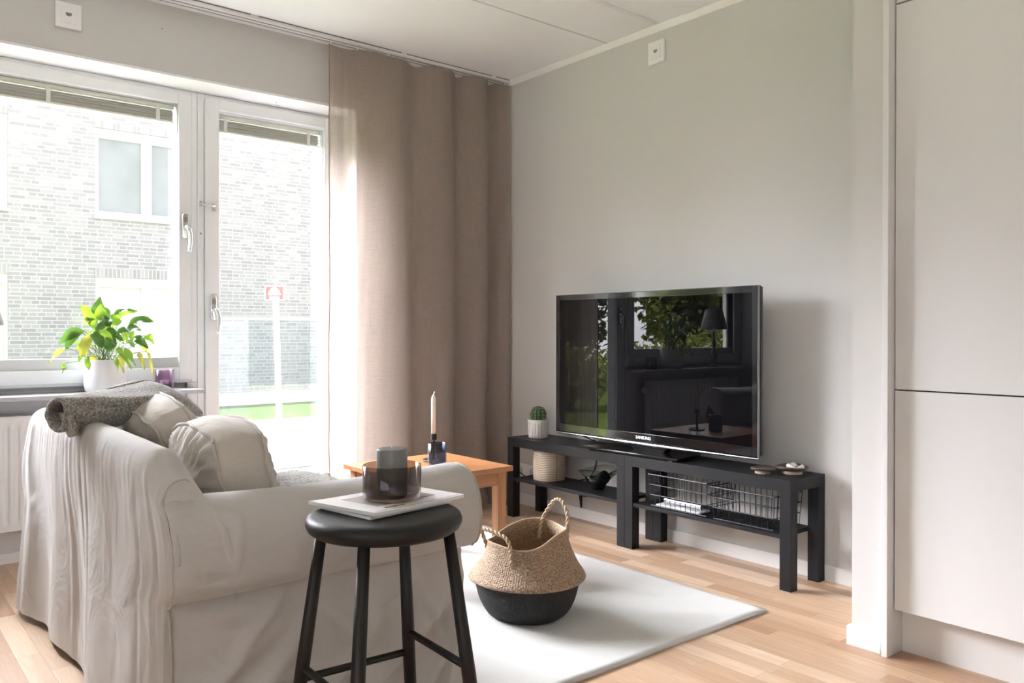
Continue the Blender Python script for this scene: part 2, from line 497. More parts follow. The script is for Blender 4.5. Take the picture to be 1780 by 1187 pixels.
# side and back walls (behind the camera), with an unseen window added in the left wall for fill light
FILL_WIN = (-5.9, -3.1, 0.70, 2.30)
struct('wall_left', MB().box(XL - 0.2, XL, YB, FILL_WIN[0], 0, H).box(XL - 0.2, XL, FILL_WIN[1], 0.5, 0, H).box(XL - 0.2, XL, FILL_WIN[0], FILL_WIN[1], 0, FILL_WIN[2]).box(XL - 0.2, XL, FILL_WIN[0], FILL_WIN[1], FILL_WIN[3], H), WALL)
struct('wall_back', MB().box(XL, 0.2, YB - 0.2, YB, 0, H), WALL)
w3 = struct('fill_window', MB().box(XL - 0.10, XL - 0.05, FILL_WIN[0], FILL_WIN[1], FILL_WIN[2], FILL_WIN[2] + 0.06).box(XL - 0.10, XL - 0.05, FILL_WIN[0], FILL_WIN[1], FILL_WIN[3] - 0.06, FILL_WIN[3])
       .box(XL - 0.10, XL - 0.05, FILL_WIN[0], FILL_WIN[0] + 0.06, FILL_WIN[2] + 0.06, FILL_WIN[3] - 0.06).box(XL - 0.10, XL - 0.05, FILL_WIN[1] - 0.06, FILL_WIN[1], FILL_WIN[2] + 0.06, FILL_WIN[3] - 0.06)
       .box(XL - 0.10, XL - 0.05, (FILL_WIN[0] + FILL_WIN[1]) / 2 - 0.03, (FILL_WIN[0] + FILL_WIN[1]) / 2 + 0.03, FILL_WIN[2] + 0.06, FILL_WIN[3] - 0.06), FRAME)
MB().box(XL - 0.078, XL - 0.072, FILL_WIN[0] + 0.06, FILL_WIN[1] - 0.06, FILL_WIN[2] + 0.06, FILL_WIN[3] - 0.06).build('pane', GLASS, w3)
# stub wall at the kitchen end of the TV wall
struct('wall_kitchen_stub', MB().box(-0.60, 0.2, -2.688, -2.575, 0, H), WALL)
struct('baseboard_kitchen_stub', MB().box(-0.612, -0.6, -2.676, -2.563, 0, 0.062).box(-0.6, -0.012, -2.575, -2.563, 0, 0.062), plain('bright_white_board', (0.86, 0.86, 0.87), rough=0.4))
struct('wall_kitchen', MB().box(0.0, 0.2, YB, -2.72, 0, H), WALL)
struct('baseboard_right', MB().box(-0.012, 0.0, -2.563, WY, 0, 0.062), WHITE)

portal((-1.2, 0.60, 1.2), (R_(90), 0, PI), 4.4, 2.6)
portal((XL - 0.28, (FILL_WIN[0] + FILL_WIN[1]) / 2, 1.45), (R_(90), 0, R_(90)), 3.4, 2.1)
for o in col.objects:
    if o.name.startswith('window_portal'):
        # face into the room
        d = Vector((0, -1, 0)) if o.location.y > 0 else Vector((1, 0, 0))
        o.rotation_euler = d.to_track_quat('-Z', 'Z').to_euler() if abs(d.z) < 0.5 else o.rotation_euler

# ---------------------------------------------------------------- window and balcony door
def rect_frame(mb, x0, x1, z0, z1, wl, wr, wt, wb, y0, y1):
    mb.box(x0, x0 + wl, y0, y1, z0, z1); mb.box(x1 - wr, x1, y0, y1, z0, z1)
    mb.box(x0 + wl, x1 - wr, y0, y1, z1 - wt, z1); mb.box(x0 + wl, x1 - wr, y0, y1, z0, z0 + wb)
    return mb
win = empty('window_1', (-2.55, FY, 0.775), kind='structure')
fr = MB(); rect_frame(fr, OX0 + 0.012, -1.801, 0.79, OZ - 0.013, 0.05, 0.03, 0.035, 0.025, 0.30, 0.45)
fr.build('window_frame', FRAME, win, bevel=0.003)
s_ = MB(); rect_frame(s_, -3.238, -1.832, 0.803, 2.25, 0.062, 0.064, 0.052, 0.0645, 0.288, 0.36)
sash = s_.build('sash', FRAME, win, bevel=0.004)
s2 = MB(); rect_frame(s2, -3.19, -1.89, 0.8675, 2.205, 0.014, 0.010, 0.008, 0.052, 0.303, 0.372)
s2.build('glazing_bead', plain('glazing_bead_grey', (0.60, 0.62, 0.63), rough=0.4), sash)
MB().box(-3.176, -1.90, 0.375, 0.380, 0.92, 2.197).build('pane', GLASS, win)
MB().box(OX0 + 0.012, -1.852, 0.335, 0.47, 0.775, 0.79).build('bottom_board', plain('frame_shadow_board', (0.50, 0.49, 0.46), rough=0.6), win)  # shade of the gap under the sash, put into the board's colour

dr = empty('door_1', (-1.4, FY, 0.0), kind='structure')
d_ = MB(); rect_frame(d_, -1.799, OX1 - 0.013, 0.0, OZ - 0.013, 0.033, 0.035, 0.028, 0.03, 0.30, 0.45)
d_.build('door_frame', FRAME, dr, bevel=0.003)
d_ = MB(); rect_frame(d_, -1.764, -1.022, 0.032, 2.255, 0.071, 0.075, 0.058, 0.12, 0.284, 0.36)
leaf = d_.build('door_leaf', FRAME, dr, bevel=0.004)
d_ = MB(); rect_frame(d_, -1.695, -1.095, 0.15, 2.198, 0.007, 0.007, 0.007, 0.03, 0.30, 0.372)
d_.build('glazing_bead', plain('glazing_bead_white', (0.70, 0.73, 0.76), rough=0.4), leaf)
MB().box(-1.69, -1.10, 0.375, 0.380, 0.18, 2.192).build('pane', GLASS, dr)
# panel beside the door under the window
MB().box(-1.852, -1.801, 0.30, 0.47, 0.0, 0.79).build('side_panel', plain('white_frame_panel', (0.72, 0.72, 0.735), rough=0.4), dr)

def handle(name, x, z, parent, L=0.125):
    hb = MB()
    n = 24
    prof = []
    # rounded escutcheon plate
    for k in range(n):
        a = 2 * PI * k / n
        prof.append((x + 0.0155 * math.cos(a), z + (0.055 if math.sin(a) > 0 else -0.042) + 0.0155 * math.sin(a)))
    hb.prism(prof, 0.272, 0.289, 'y')
    h = hb.build(name, CHROME, parent, bevel=0.003)
    lk = MB(); pr = [(x + 0.009 * math.cos(2 * PI * k / 16), z + 0.038 + 0.014 * math.sin(2 * PI * k / 16)) for k in range(16)]
    lk.prism(pr, 0.268, 0.273, 'y').build('lock_insert', BRASS, h)
    g = MB(); pth = catmull([(x, 0.275, z), (x, 0.245, z - 0.002), (x + 0.006, 0.232, z - 0.02), (x + 0.012, 0.232, z - 0.07), (x + 0.006, 0.236, z - L)], 6)
    g.tube(pth, [0.008 + 0.003 * math.sin(PI * i / (len(pth) - 1)) for i in range(len(pth))], 12)
    g.build('grip', CHROME, h, smooth=True)
handle('window_handle', -1.868, 1.575, win)
handle('door_handle', -1.726, 1.165, dr)
# stay hook between post and door
hk = MB(); hk.tube(catmull([(-1.785, 0.290, 1.705), (-1.770, 0.262, 1.697), (-1.745, 0.258, 1.692), (-1.722, 0.270, 1.697)], 5), 0.004, 8)
hk.box(-1.731, -1.713, 0.276, 0.285, 1.672, 1.706); hk.box(-1.791, -1.779, 0.291, 0.302, 1.692, 1.718)
hk.build('door_stay', CHROME, dr, bevel=0.001)
st = MB().box(-1.787, -1.780, 0.296, 0.302, 1.548, 1.556); st.build('screw_cap', GREYP, dr)
# small hook in the reveal above the door
hk = MB(); hk.tube(catmull([(-1.42, 0.20, OZ - 0.012), (-1.42, 0.20, OZ - 0.027), (-1.412, 0.20, OZ - 0.036), (-1.405, 0.20, OZ - 0.030)], 5), 0.003, 8)
tag(hk.build('ceiling_hook', PLASTIC, smooth=True), 'tiny white hook screwed into the white reveal above the balcony door', 'hook')

# sill
tag(MB().box(OX0 + 0.014, -1.822, 0.115, 0.335, 0.745, 0.7635).box(OX0 + 0.014, OX0 + 0.05, 0.335, 0.336, 0.75, 0.76).build('window_sill', SILLM, bevel=0.002), 'grey speckled stone window sill above the white radiator', 'window sill', kind='structure')

# blinds pulled up between the panes
SLAT = plain('blind_slat_aluminium', (0.50, 0.51, 0.47), rough=0.45, metal=0.2)
RAIL = plain('blind_rail', (0.74, 0.75, 0.68), rough=0.4)
TAPE = plain('blind_tape', (0.72, 0.72, 0.70), rough=0.8)
def blind(x0, x1, z, tapes, label, drop):
    b = empty('venetian_blind', ((x0 + x1) / 2, 0.345, z), label, 'blind', 'pulled-up blinds between the panes')
    MB().box(x0, x1, 0.332, 0.362, z - 0.022, z).build('head_rail', RAIL, b, bevel=0.002)
    n = int(drop / 0.0055)
    s = MB()
    for i in range(n):
        zz = z - 0.026 - i * 0.0055
        dy = 0.002 * math.sin(i * 2.3)
        s.add([(x0 + 0.004, 0.330 + dy, zz - 0.004), (x1 - 0.004, 0.330 + dy, zz - 0.004), (x1 - 0.004, 0.347 + dy, zz + 0.001), (x0 + 0.004, 0.347 + dy, zz + 0.001), (x1 - 0.004, 0.362 + dy, zz - 0.004), (x0 + 0.004, 0.362 + dy, zz - 0.004)], [(0, 1, 2, 3), (3, 2, 4, 5)])
    s.build('slat_stack', SLAT, b, solid=0.0042)
    MB().box(x0, x1, 0.332, 0.362, z - 0.034 - drop, z - 0.024 - drop).build('bottom_rail', RAIL, b, bevel=0.002)
    for tx in tapes:
        MB().box(tx - 0.009, tx + 0.009, 0.325, 0.329, z - 0.036 - drop, z - 0.018).build('ladder_tape', TAPE, b)
blind(-3.17, -1.905, 2.196, [-3.0, -2.47, -1.985], 'pulled-up venetian blind at top of the wide window behind the plant', 0.058)
blind(-1.685, -1.105, 2.190, [-1.645, -1.175], 'pulled-up venetian blind at top of the balcony door glass', 0.060)

# curtain rail on ceiling
rl = MB()
rl.box(-4.6, -0.006, -0.052, 0.030, H - 0.018, H)
rail = tag(rl.build('curtain_rail', plain('white_rail', (0.70, 0.70, 0.70), rough=0.4), bevel=0.002), 'long white curtain rail fixed to the ceiling above window and curtain', 'curtain rail')
gp = MB()
for a, b in ((-4.5, -2.62), (-2.58, -1.66), (-1.62, -0.80), (-0.765, -0.16), (-0.125, -0.02)):
    gp.box(a, b, -0.0545, -0.050, H - 0.005, H - 0.0003)
gp.build('rail_gap', SLOT, rail)
tk = MB()
tk.box(-4.6, -0.010, -0.030, -0.022, H - 0.0195, H - 0.0175); tk.box(-4.6, -0.010, 0.005, 0.012, H - 0.0195, H - 0.0175)
tk.build('rail_track', GREYP, rail)
MB().box(-0.012, -0.003, -0.056, 0.034, H - 0.030, H).build('end_cap', PLASTIC, rail, bevel=0.002)

# ---------------------------------------------------------------- curtain
def curtain():
    x0, x1 = -1.213, -0.022
    zt, zb = 2.580, 0.012
    def fn(u, v):
        # v: 0 top .. 1 bottom ; u: 0 left .. 1 right
        x = lerp(x0, x1, u)
        z = lerp(zt, zb, v)
        # soft wave folds, getting tighter towards the corner
        ph = 2 * PI * (0.15 + 1.3 * u + 2.3 * u * u)
        amp = 0.026 + 0.030 * sm(0.0, 0.6, u)
        amp *= (0.75 + 0.35 * v)
        y = -0.012 + amp * math.sin(ph + 0.25 * math.sin(v * 3 + u * 5))
        x += 0.020 * math.cos(ph) * (0.6 + 0.5 * v) * (1 if 0.03 < u < 0.97 else 0.3)
        y += 0.006 * nz(u * 9, v * 2.5, 3.1) + 0.003 * nz(u * 34, v * 6, 1.0)
        x += 0.006 * nz(u * 6, v * 3.2, 9.0) * sm(0.02, 0.4, v)
        # hem sag between hooks
        if v < 0.02:
            z -= 0.012 * (0.5 - 0.5 * math.cos(2 * ph)) 
        # break on the floor
        k = sm(0.965, 1.0, v)
        y -= 0.05 * k * (0.6 + 0.6 * nz(u * 11, 4.4))
        z = max(z, 0.006 + 0.012 * abs(nz(u * 15, 7.7)))
        if u < 0.012:
            y -= 0.004; x += 0.004 * nz(v * 14, 2.2)
        return (x, y, z)
    c = MB().grid(170, 110, fn).build('curtain', CURT, smooth=True)
    tag(c, 'sheer taupe linen curtain hanging to the floor beside the balcony door', 'curtain')
    HEM = plain('curtain_seam', (0.30, 0.205, 0.165), rough=0.9)
    pts = [fn(0, i / 60) for i in range(61)]
    MB().tube([(p[0] - 0.001, p[1] - 0.001, p[2]) for p in pts], 0.0028, 6).build('side_hem', HEM, c, smooth=True)
    # crumpled end on the floor
    def fl(u, v):
        x = lerp(-0.42, -0.04, u); y = lerp(-0.16, 0.02, v)
        z = 0.007 + 0.038 * abs(nz(u * 5, v * 3, 1.2)) * math.sin(PI * min(1, v * 1.1)) * math.sin(PI * u) + 0.02 * v
        return (x + 0.02 * nz(v * 4, 5), y + 0.02 * nz(u * 6, 8), z)
    MB().grid(40, 24, fl).build('bunched_hem', CURT, c, smooth=True)
    for k in range(8):
        u = 0.01 + k * 0.139
        p = fn(u, 0)
        MB().box(p[0] - 0.003, p[0] + 0.003, p[1] + 0.003, p[1] + 0.006, p[2] - 0.01, H - 0.0185).build('glider_hook', PLASTIC, c)
curtain()

# ---------------------------------------------------------------- radiator
rad = empty('radiator', (-2.6, 0.24, 0.15), 'white panel radiator with vertical grooves under the window sill', 'radiator')
RM = plain('radiator_white', (0.74, 0.74, 0.745), rough=0.35)
def rfn(u, v):
    x = lerp(-3.12, -2.03, u); z = lerp(0.165, 0.665, v)
    g = 0.5 - 0.5 * math.cos(2 * PI * (x + 3.12) / 0.0405)
    e = sm(0.06, 0.09, v) * (1 - sm(0.91, 0.94, v))
    return (x, 0.222 + 0.010 * sm(0.25, 0.75, g) * e, z)
MB().grid(324, 34, rfn).build('front_panel', RM, rad, smooth=True)
MB().box(-3.12, -2.03, 0.236, 0.300, 0.160, 0.170).box(-3.125, -2.025, 0.218, 0.302, 0.664, 0.672).box(-3.124, -3.119, 0.22, 0.30, 0.165, 0.667).box(-2.031, -2.026, 0.22, 0.30, 0.165, 0.667).build('casing', RM, rad, bevel=0.001)
MB().box(-3.12, -2.03, 0.262, 0.290, 0.172, 0.660).build('convector', plain('radiator_inner', (0.5, 0.5, 0.5), rough=0.5), rad)
vl = MB(); vl.tube([(-2.026, 0.255, 0.60), (-1.99, 0.255, 0.60)], 0.016, 14); vl.tube([(-1.995, 0.255, 0.60), (-1.96, 0.255, 0.60)], 0.022, 14)
vl.build('thermostat_knob', PLASTIC, rad, smooth=False, bevel=0.002)
pp = MB(); pp.tube([(-2.06, 0.262, 0.165), (-2.06, 0.262, 0.0)], 0.008, 10); pp.tube([(-2.10, 0.262, 0.165), (-2.10, 0.262, 0.0)], 0.008, 10)
pp.build('pipe', RM, rad, smooth=True)
for bx_ in (-2.90, -2.24):
    MB().box(bx_ - 0.02, bx_ + 0.02, 0.29, 0.334, 0.25, 0.6).build('wall_bracket', RM, rad)

# ---------------------------------------------------------------- outlets near the ceiling and at the floor
def data_outlet(name, cx_, cz_, wallaxis, label):
    p = empty(name, (cx_, WY, cz_) if wallaxis == 'y' else (0, cx_, cz_), label, 'wall outlet', 'square data outlets high on the walls')
    def bx(mb, a0, a1, d0, d1, z0, z1):
        if wallaxis == 'y': mb.box(cx_ + a0, cx_ + a1, WY - d1, WY - d0, cz_ + z0, cz_ + z1)
        else: mb.box(-d1, -d0, cx_ + a0, cx_ + a1, cz_ + z0, cz_ + z1)
        return mb
    bx(MB(), -0.053, 0.053, 0, 0.016, -0.057, 0.057).build('frame_plate', PLASTIC, p, bevel=0.004)
    bx(MB(), -0.030, 0.030, 0.016, 0.0185, -0.034, 0.034).build('insert', PLASTIC, p, bevel=0.001)
    s = bx(MB(), -0.012, 0.012, 0.0186, 0.0192, 0.0, 0.011); bx(s, -0.007, 0.007, 0.0186, 0.0192, -0.005, 0.0005)
    s.build('port', GREYP, p)
data_outlet('data_outlet', -2.432, 2.446, 'y', 'square white outlet plate high on the wall above the wide window')
data_outlet('data_outlet', -1.216, 2.470, 'x', 'square white outlet plate high on the wall above the television')
sk = empty('wall_socket', (0, -0.215, 0.20), 'white double power socket on the wall behind the left bench shelf', 'socket')
MB().box(-0.014, 0, -0.335, -0.085, 0.163, 0.248).build('frame_plate', PLASTIC, sk, bevel=0.003)
for yy in (-0.148, -0.262):
    m_ = MB(); m_.lathe([(0.0, 0.0), (0.024, 0.0), (0.026, 0.004), (0.028, 0.004)], n=28)
    m_.v = [(-0.0185 + v[2] * 1.0, yy + v[0], 0.205 + v[1]) for v in m_.v]
    so_ = m_.build('socket_face', plain('socket_face_white', (0.62, 0.62, 0.64), rough=0.4), sk)
    MB().box(-0.0195, -0.018, yy - 0.011, yy - 0.007, 0.203, 0.207).box(-0.0195, -0.018, yy + 0.007, yy + 0.011, 0.203, 0.207).build('pin_hole', GREYP, so_)
tag(MB().box(-2.034, -2.028, WY - 0.0012, WY + 0.001, 2.484, 2.489).build('screw_hole', GREYP), 'tiny dark screw hole in the beige wall above the window', 'screw hole')

# ---------------------------------------------------------------- tall kitchen cabinet
cab = empty('tall_cabinet', (-0.3, -3.0, 0), 'tall white handleless kitchen cabinet with flat doors at the right', 'cabinet')
MB().box(-0.63, -0.002, -2.709, -2.690, 0.0, H - 0.01).build('side_panel', CAB, cab, bevel=0.0015)
MB().box(-0.565, -0.002, -3.308, -2.711, 0.155, H - 0.02).build('carcass', CABG, cab)
MB().box(-0.528, -0.512, -3.308, -2.710, 0.0, 0.155).build('plinth', plain('plinth_white', (0.70, 0.70, 0.70), rough=0.4), cab)
for z0, z1 in ((0.148, 0.857), (0.8615, 2.100), (2.1045, H - 0.02)):
    MB().box(-0.588, -0.568, -3.306, -2.712, z0, z1).build('cabinet_door', CAB, cab, bevel=0.0012)
cab2 = empty('tall_cabinet', (-0.3, -3.6, 0), 'second tall white kitchen cabinet, right of the first, mostly cut off by the frame', 'cabinet')
MB().box(-0.565, -0.002, -3.906, -3.312, 0.155, H - 0.02).build('carcass', CABG, cab2)
MB().box(-0.528, -0.512, -3.906, -3.310, 0.0, 0.155).build('plinth', CAB, cab2)
for z0, z1 in ((0.148, 0.857), (0.8615, 2.100), (2.1045, H - 0.02)):
    MB().box(-0.588, -0.568, -3.904, -3.311, z0, z1).build('cabinet_door', CAB, cab2, bevel=0.0012)

# ---------------------------------------------------------------- rug
def rugfn(u, v):
    x = lerp(-2.02, -0.545, u); y = lerp(-2.212, -0.28, v)
    return (x + 0.004 * nz(v * 4, 2), y + 0.004 * nz(u * 4, 9), 0.010 + 0.0015 * nz(u * 5, v * 6, 4))
rug = MB().grid(60, 60, rugfn).build('rug', RUG, smooth=True, solid=0.010)
tag(rug, 'cream white woven rug on the oak floor under basket and coffee table', 'rug')

# ================================================================ SOFA
SY0, SY1 = -0.43, -2.085          # far and near side planes
SX0, SX1 = -2.675, -1.865
sofa = empty('sofa', ((SX0 + SX1) / 2, -1.25, 0), 'light beige slipcovered sofa with rolled arms, seen from behind', 'sofa')
# rolled arm profile (d outward from side plane, z)
ARM = [(0.0, 0.445), (0.018, 0.440), (0.042, 0.455), (0.058, 0.495), (0.060, 0.545), (0.050, 0.595), (0.024, 0.638), (-0.018, 0.662), (-0.066, 0.668), (-0.112, 0.652), (-0.142, 0.620), (-0.152, 0.58), (-0.152, 0.42)]
ARMc = [(p.x, p.y) for p in catmull([(a, b, 0) for a, b in ARM], 4)]
def crease(a, b, segs):
    d = 0
    for (x0, y0, x1, y1, wd, h) in segs:
        dx, dy = x1 - x0, y1 - y0
        L2 = dx * dx + dy * dy
        t = max(0, min(1, ((a - x0) * dx + (b - y0) * dy) / L2))
        px, py = x0 + dx * t, y0 + dy * t
        dd = math.hypot(a - px, b - py)
        d += h * math.exp(-(dd / wd) ** 2) * (0.35 + 0.65 * math.sin(PI * min(1, max(0, t)))) 
    return d
rnd = random.Random(5)
arm_cr = []
for k in range(16):      # gathers at the rear seam
    z = 0.45 + 0.22 * k / 15
    arm_cr.append((SX0 + 0.01, z, SX0 + 0.06 + 0.08 * rnd.random(), z + rnd.uniform(-0.02, 0.01), 0.006, 0.0035))
arm_cr += [(SX0 + 0.16, 0.62, SX0 + 0.14, 0.47, 0.012, 0.004), (SX0 + 0.27, 0.56, SX0 + 0.31, 0.46, 0.010, 0.003), (SX0 + 0.45, 0.53, SX0 + 0.38, 0.46, 0.012, 0.003), (SX0 + 0.62, 0.56, SX0 + 0.56, 0.47, 0.014, 0.003), (SX0 + 0.05, 0.47, SX0 + 0.3, 0.475, 0.01, 0.003)]
def make_arm(side):
    yb = SY1 if side < 0 else SY0
    def fn(u, v):
        k = v * (len(ARMc) - 1); i = min(int(k), len(ARMc) - 2); f = k - i
        d = lerp(ARMc[i][0], ARMc[i + 1][0], f); z = lerp(ARMc[i][1], ARMc[i + 1][1], f)
        x = lerp(SX0 + 0.006, SX1 + 0.030, u)
        # gather in at the back seam, round off at the front
        q = 1 - 0.03 * (1 - sm(0, 0.03, u)) - 0.05 * sm(0.975, 1.0, u)
        d2 = d * q
        z2 = 0.55 + (z - 0.55) * q if z > 0.44 else z
        c = 1.8 * crease(x, z, arm_cr) + 0.004 * nz(x * 5, z * 9, 2)
        z2 -= 0.012 * math.sin(PI * u) * sm(0.6, 0.66, z)
        return (x, yb + side * (d2 + c), z2)
    a = MB().grid(110, len(ARMc) - 1, fn)
    # front face of the roll
    n = len(ARMc)
    ring = [fn(1, i / (n - 1)) for i in range(n)]
    cx0 = sum(p[1] for p in ring) / n
    b0 = len(a.v)
    a.v += ring + [(ring[0][0] + 0.006, lerp(p[1], cx0, 0.18), lerp(p[2], 0.55, 0.14)) for p in ring] + [(ring[0][0] + 0.008, cx0, 0.55)]
    for i in range(n - 1):
        a.f.append((b0 + i, b0 + i + 1, b0 + n + i + 1, b0 + n + i))
        a.f.append((b0 + n + i, b0 + n + i + 1, b0 + 2 * n))
    o = a.build('arm', SOFA, sofa, smooth=True, weld=True)
    MB().tube([(p[0] + 0.001, p[1], p[2]) for p in ring[2:-3]], 0.0035, 6).build('piping', PIPE, o, smooth=True)
    return fn
armfn = make_arm(-1)
make_arm(1)

# skirt panels under the arms
side_cr = [(-2.60, 0.40, -2.40, 0.36, 0.02, 0.006), (-2.40, 0.405, -2.52, 0.28, 0.018, 0.009), (-2.66, 0.17, -2.40, 0.34, 0.02, 0.008), (-2.60, 0.05, -2.34, 0.30, 0.022, 0.010), (-2.15, 0.12, -1.88, 0.36, 0.024, 0.016),
           (-2.05, 0.02, -1.88, 0.26, 0.024, 0.014), (-2.35, 0.08, -2.12, 0.30, 0.02, 0.010), (-2.28, 0.35, -2.18, 0.22, 0.014, 0.006), (-2.02, 0.40, -1.96, 0.22, 0.014, 0.006), (-1.94, 0.02, -1.90, 0.30, 0.016, 0.012),
           (-2.45, 0.02, -2.38, 0.22, 0.018, 0.006), (-2.22, 0.0, -2.16, 0.20, 0.02, 0.008), (-2.50, 0.22, -2.30, 0.20, 0.012, 0.004), (-2.12, 0.33, -2.02, 0.38, 0.01, 0.005)]
def skirt(side):
    yb = SY1 if side < 0 else SY0
    def fn(u, v):
        x = lerp(SX0 + 0.006, SX1 + 0.005, u); z = lerp(0.447, 0.022, v)
        out = 0.022 * v + 2.4 * crease(x, z, side_cr) + 0.006 * nz(x * 4, z * 5, 7) * v - 0.004
        out += 0.008 * math.sin(x * 17 + 1.2) * v * v
        return (x + 0.01 * v * (1 if u > 0.5 else -1) * abs(u - 0.5) * 2, yb + side * out, z + 0.006 * nz(x * 6, 3) * v)
    return fn
for s_i in (-1, 1):
    MB().grid(120, 70, skirt(s_i)).build('side_skirt', SOFA, sofa, smooth=True)

# back cover: outer face rolling over the top to the inside
def ytop(z, near):
    # edge of back cover follows the arm profile
    side = -1 if near else 1
    base = SY1 if near else SY0
    d = 0.0
    if z > 0.44:
        best = None
        if z > 0.60: return base + side * lerp(0.048, -0.034, sm(0.56, 0.76, z))
        for i in range(len(ARM) - 1):
            (d0, z0), (d1, z1) = ARM[i], ARM[i + 1]
            if z0 <= z <= z1 or z1 <= z <= z0:
                if z1 > z0 and d0 > -0.03:
                    f = (z - z0) / (z1 - z0 + 1e-9); best = lerp(d0, d1, f); break
        if best is None: best = -0.02 - 0.030 * sm(0.66, 0.75, z)
        d = best
    else:
        d = 0.022 * (1 - z / 0.44)
    return base + side * d
BT = 0.762
bprof = [(SX0 - 0.006, 0.022), (SX0 - 0.004, 0.10), (SX0 + 0.0, 0.22), (SX0 + 0.002, 0.34), (SX0 + 0.0, 0.445), (SX0 - 0.004, 0.52), (SX0 - 0.006, 0.60), (SX0 - 0.005, 0.66), (SX0 - 0.002, 0.71), (SX0 + 0.012, 0.745), (SX0 + 0.040, BT), (SX0 + 0.075, BT - 0.010), (SX0 + 0.105, 0.70), (SX0 + 0.125, 0.62), (SX0 + 0.15, 0.50), (SX0 + 0.17, 0.40)]
bpc = [(p.x, p.y) for p in catmull([(a, b, 0) for a, b in bprof], 5)]
fold_rnd = random.Random(11)
folds = []
for k in range(26):
    s = fold_rnd.random() ** 1.5
    folds.append((s, fold_rnd.uniform(-0.03, 0.05), fold_rnd.uniform(0.006, 0.020), fold_rnd.uniform(-0.004, 0.0042), fold_rnd.uniform(0.0, 0.35), fold_rnd.uniform(0.55, 1.0)))
def backfn(u, v):
    k = v * (len(bpc) - 1); i = min(int(k), len(bpc) - 2); f = k - i
    x = lerp(bpc[i][0], bpc[i + 1][0], f); z = lerp(bpc[i][1], bpc[i + 1][1], f)
    ya, yb = ytop(z, False), ytop(z, True)
    y = lerp(ya, yb, u)
    inner = sm(0.68, 0.74, v)
    hgt = 1 - sm(0.05, 0.75, z)
    d = 0
    for (s, dr_, wd, h, a, b) in folds:
        ss = s + dr_ * (1 - z)
        g = math.exp(-((u - ss) / wd) ** 2)
        d += h * g * (sm(a - 0.2, a + 0.1, 1 - z) * 0.7 + 0.3) * sm(0.77, 0.70, z)
    # wavy hem at the far end, broad fold in the middle
    d += 0.020 * hgt * math.sin(u * 22 + 0.6) * (1 - u) ** 0.7
    d += 0.018 * hgt * math.sin(u * 9.0 + 1.0)
    d += 0.004 * nz(u * 12, z * 5, 1.0)
    # small gathers under the top roll
    d += 0.0011 * math.sin(u * 210 + 6 * nz(u * 9, 1)) * sm(0.52, 0.70, z) * (0.4 + 0.6 * abs(nz(u * 12, 8)))
    x -= d * (1 - inner)
    z2 = z + (0.012 * math.sin(PI * u) * sm(0.6, 0.74, z)) - 0.008 * (1 - sm(0, 0.04, u)) * sm(0.6, 0.7, z)
    z2 += 0.03 * hgt * hgt * abs(nz(u * 7, 2.0)) * (1 - u)
    # round the vertical corners
    e = min(u, 1 - u)
    x += 0.012 * (1 - sm(0, 0.012, e)) ** 2 * (1 - inner)
    # top slopes down at both ends
    z2 -= 0.055 * (1 - sm(0.0, 0.085, 1 - u)) * sm(0.62, 0.74, z)
    if z < 0.03: z2 = max(z2, 0.012)
    return (x, y, z2)
MB().grid(260, len(bpc) - 1, backfn).build('back_cover', SOFA, sofa, smooth=True)
# end wing of the back between back cover and arm (near and far)
for side, uu in ((-1, 1.0), (1, 0.0)):
    base = SY1 if side < 0 else SY0
    edge = [backfn(uu, j / (len(bpc) - 1)) for j in range(int((len(bpc) - 1) * 0.25), len(bpc))]
    edge = [p for p in edge if p[2] > 0.47]
    w_ = MB()
    cxm = SX0 + 0.055
    n = len(edge)
    b0 = len(w_.v)
    w_.v += edge + [(lerp(p[0], cxm, 0.25), p[1] + side * 0.004, lerp(p[2], 0.64, 0.2)) for p in edge] + [(cxm, base - side * 0.010, 0.62)]
    for i in range(n - 1):
        w_.f.append((b0 + i, b0 + i + 1, b0 + n + i + 1, b0 + n + i)); w_.f.append((b0 + n + i, b0 + n + i + 1, b0 + 2 * n))
    w_.build('back_wing', SOFA, sofa, smooth=True)
# seams on near corner
sm_pts = [backfn(0.9985, j / 120) for j in range(0, 88)]
MB().tube([(p[0] - 0.001, p[1] - 0.002, p[2]) for p in sm_pts], 0.003, 6).build('corner_seam', PIPE, sofa, smooth=True)
MB().tube([(x, SY1 - 0.001 - 0.003, 0.444 + 0.002 * nz(x * 9, 1)) for x in [lerp(SX0 + 0.01, SX1 + 0.02, i / 40) for i in range(41)]], 0.0022, 6).build('arm_seam', plain('seam_shadow', (0.25, 0.23, 0.21), rough=0.9), sofa, smooth=True)
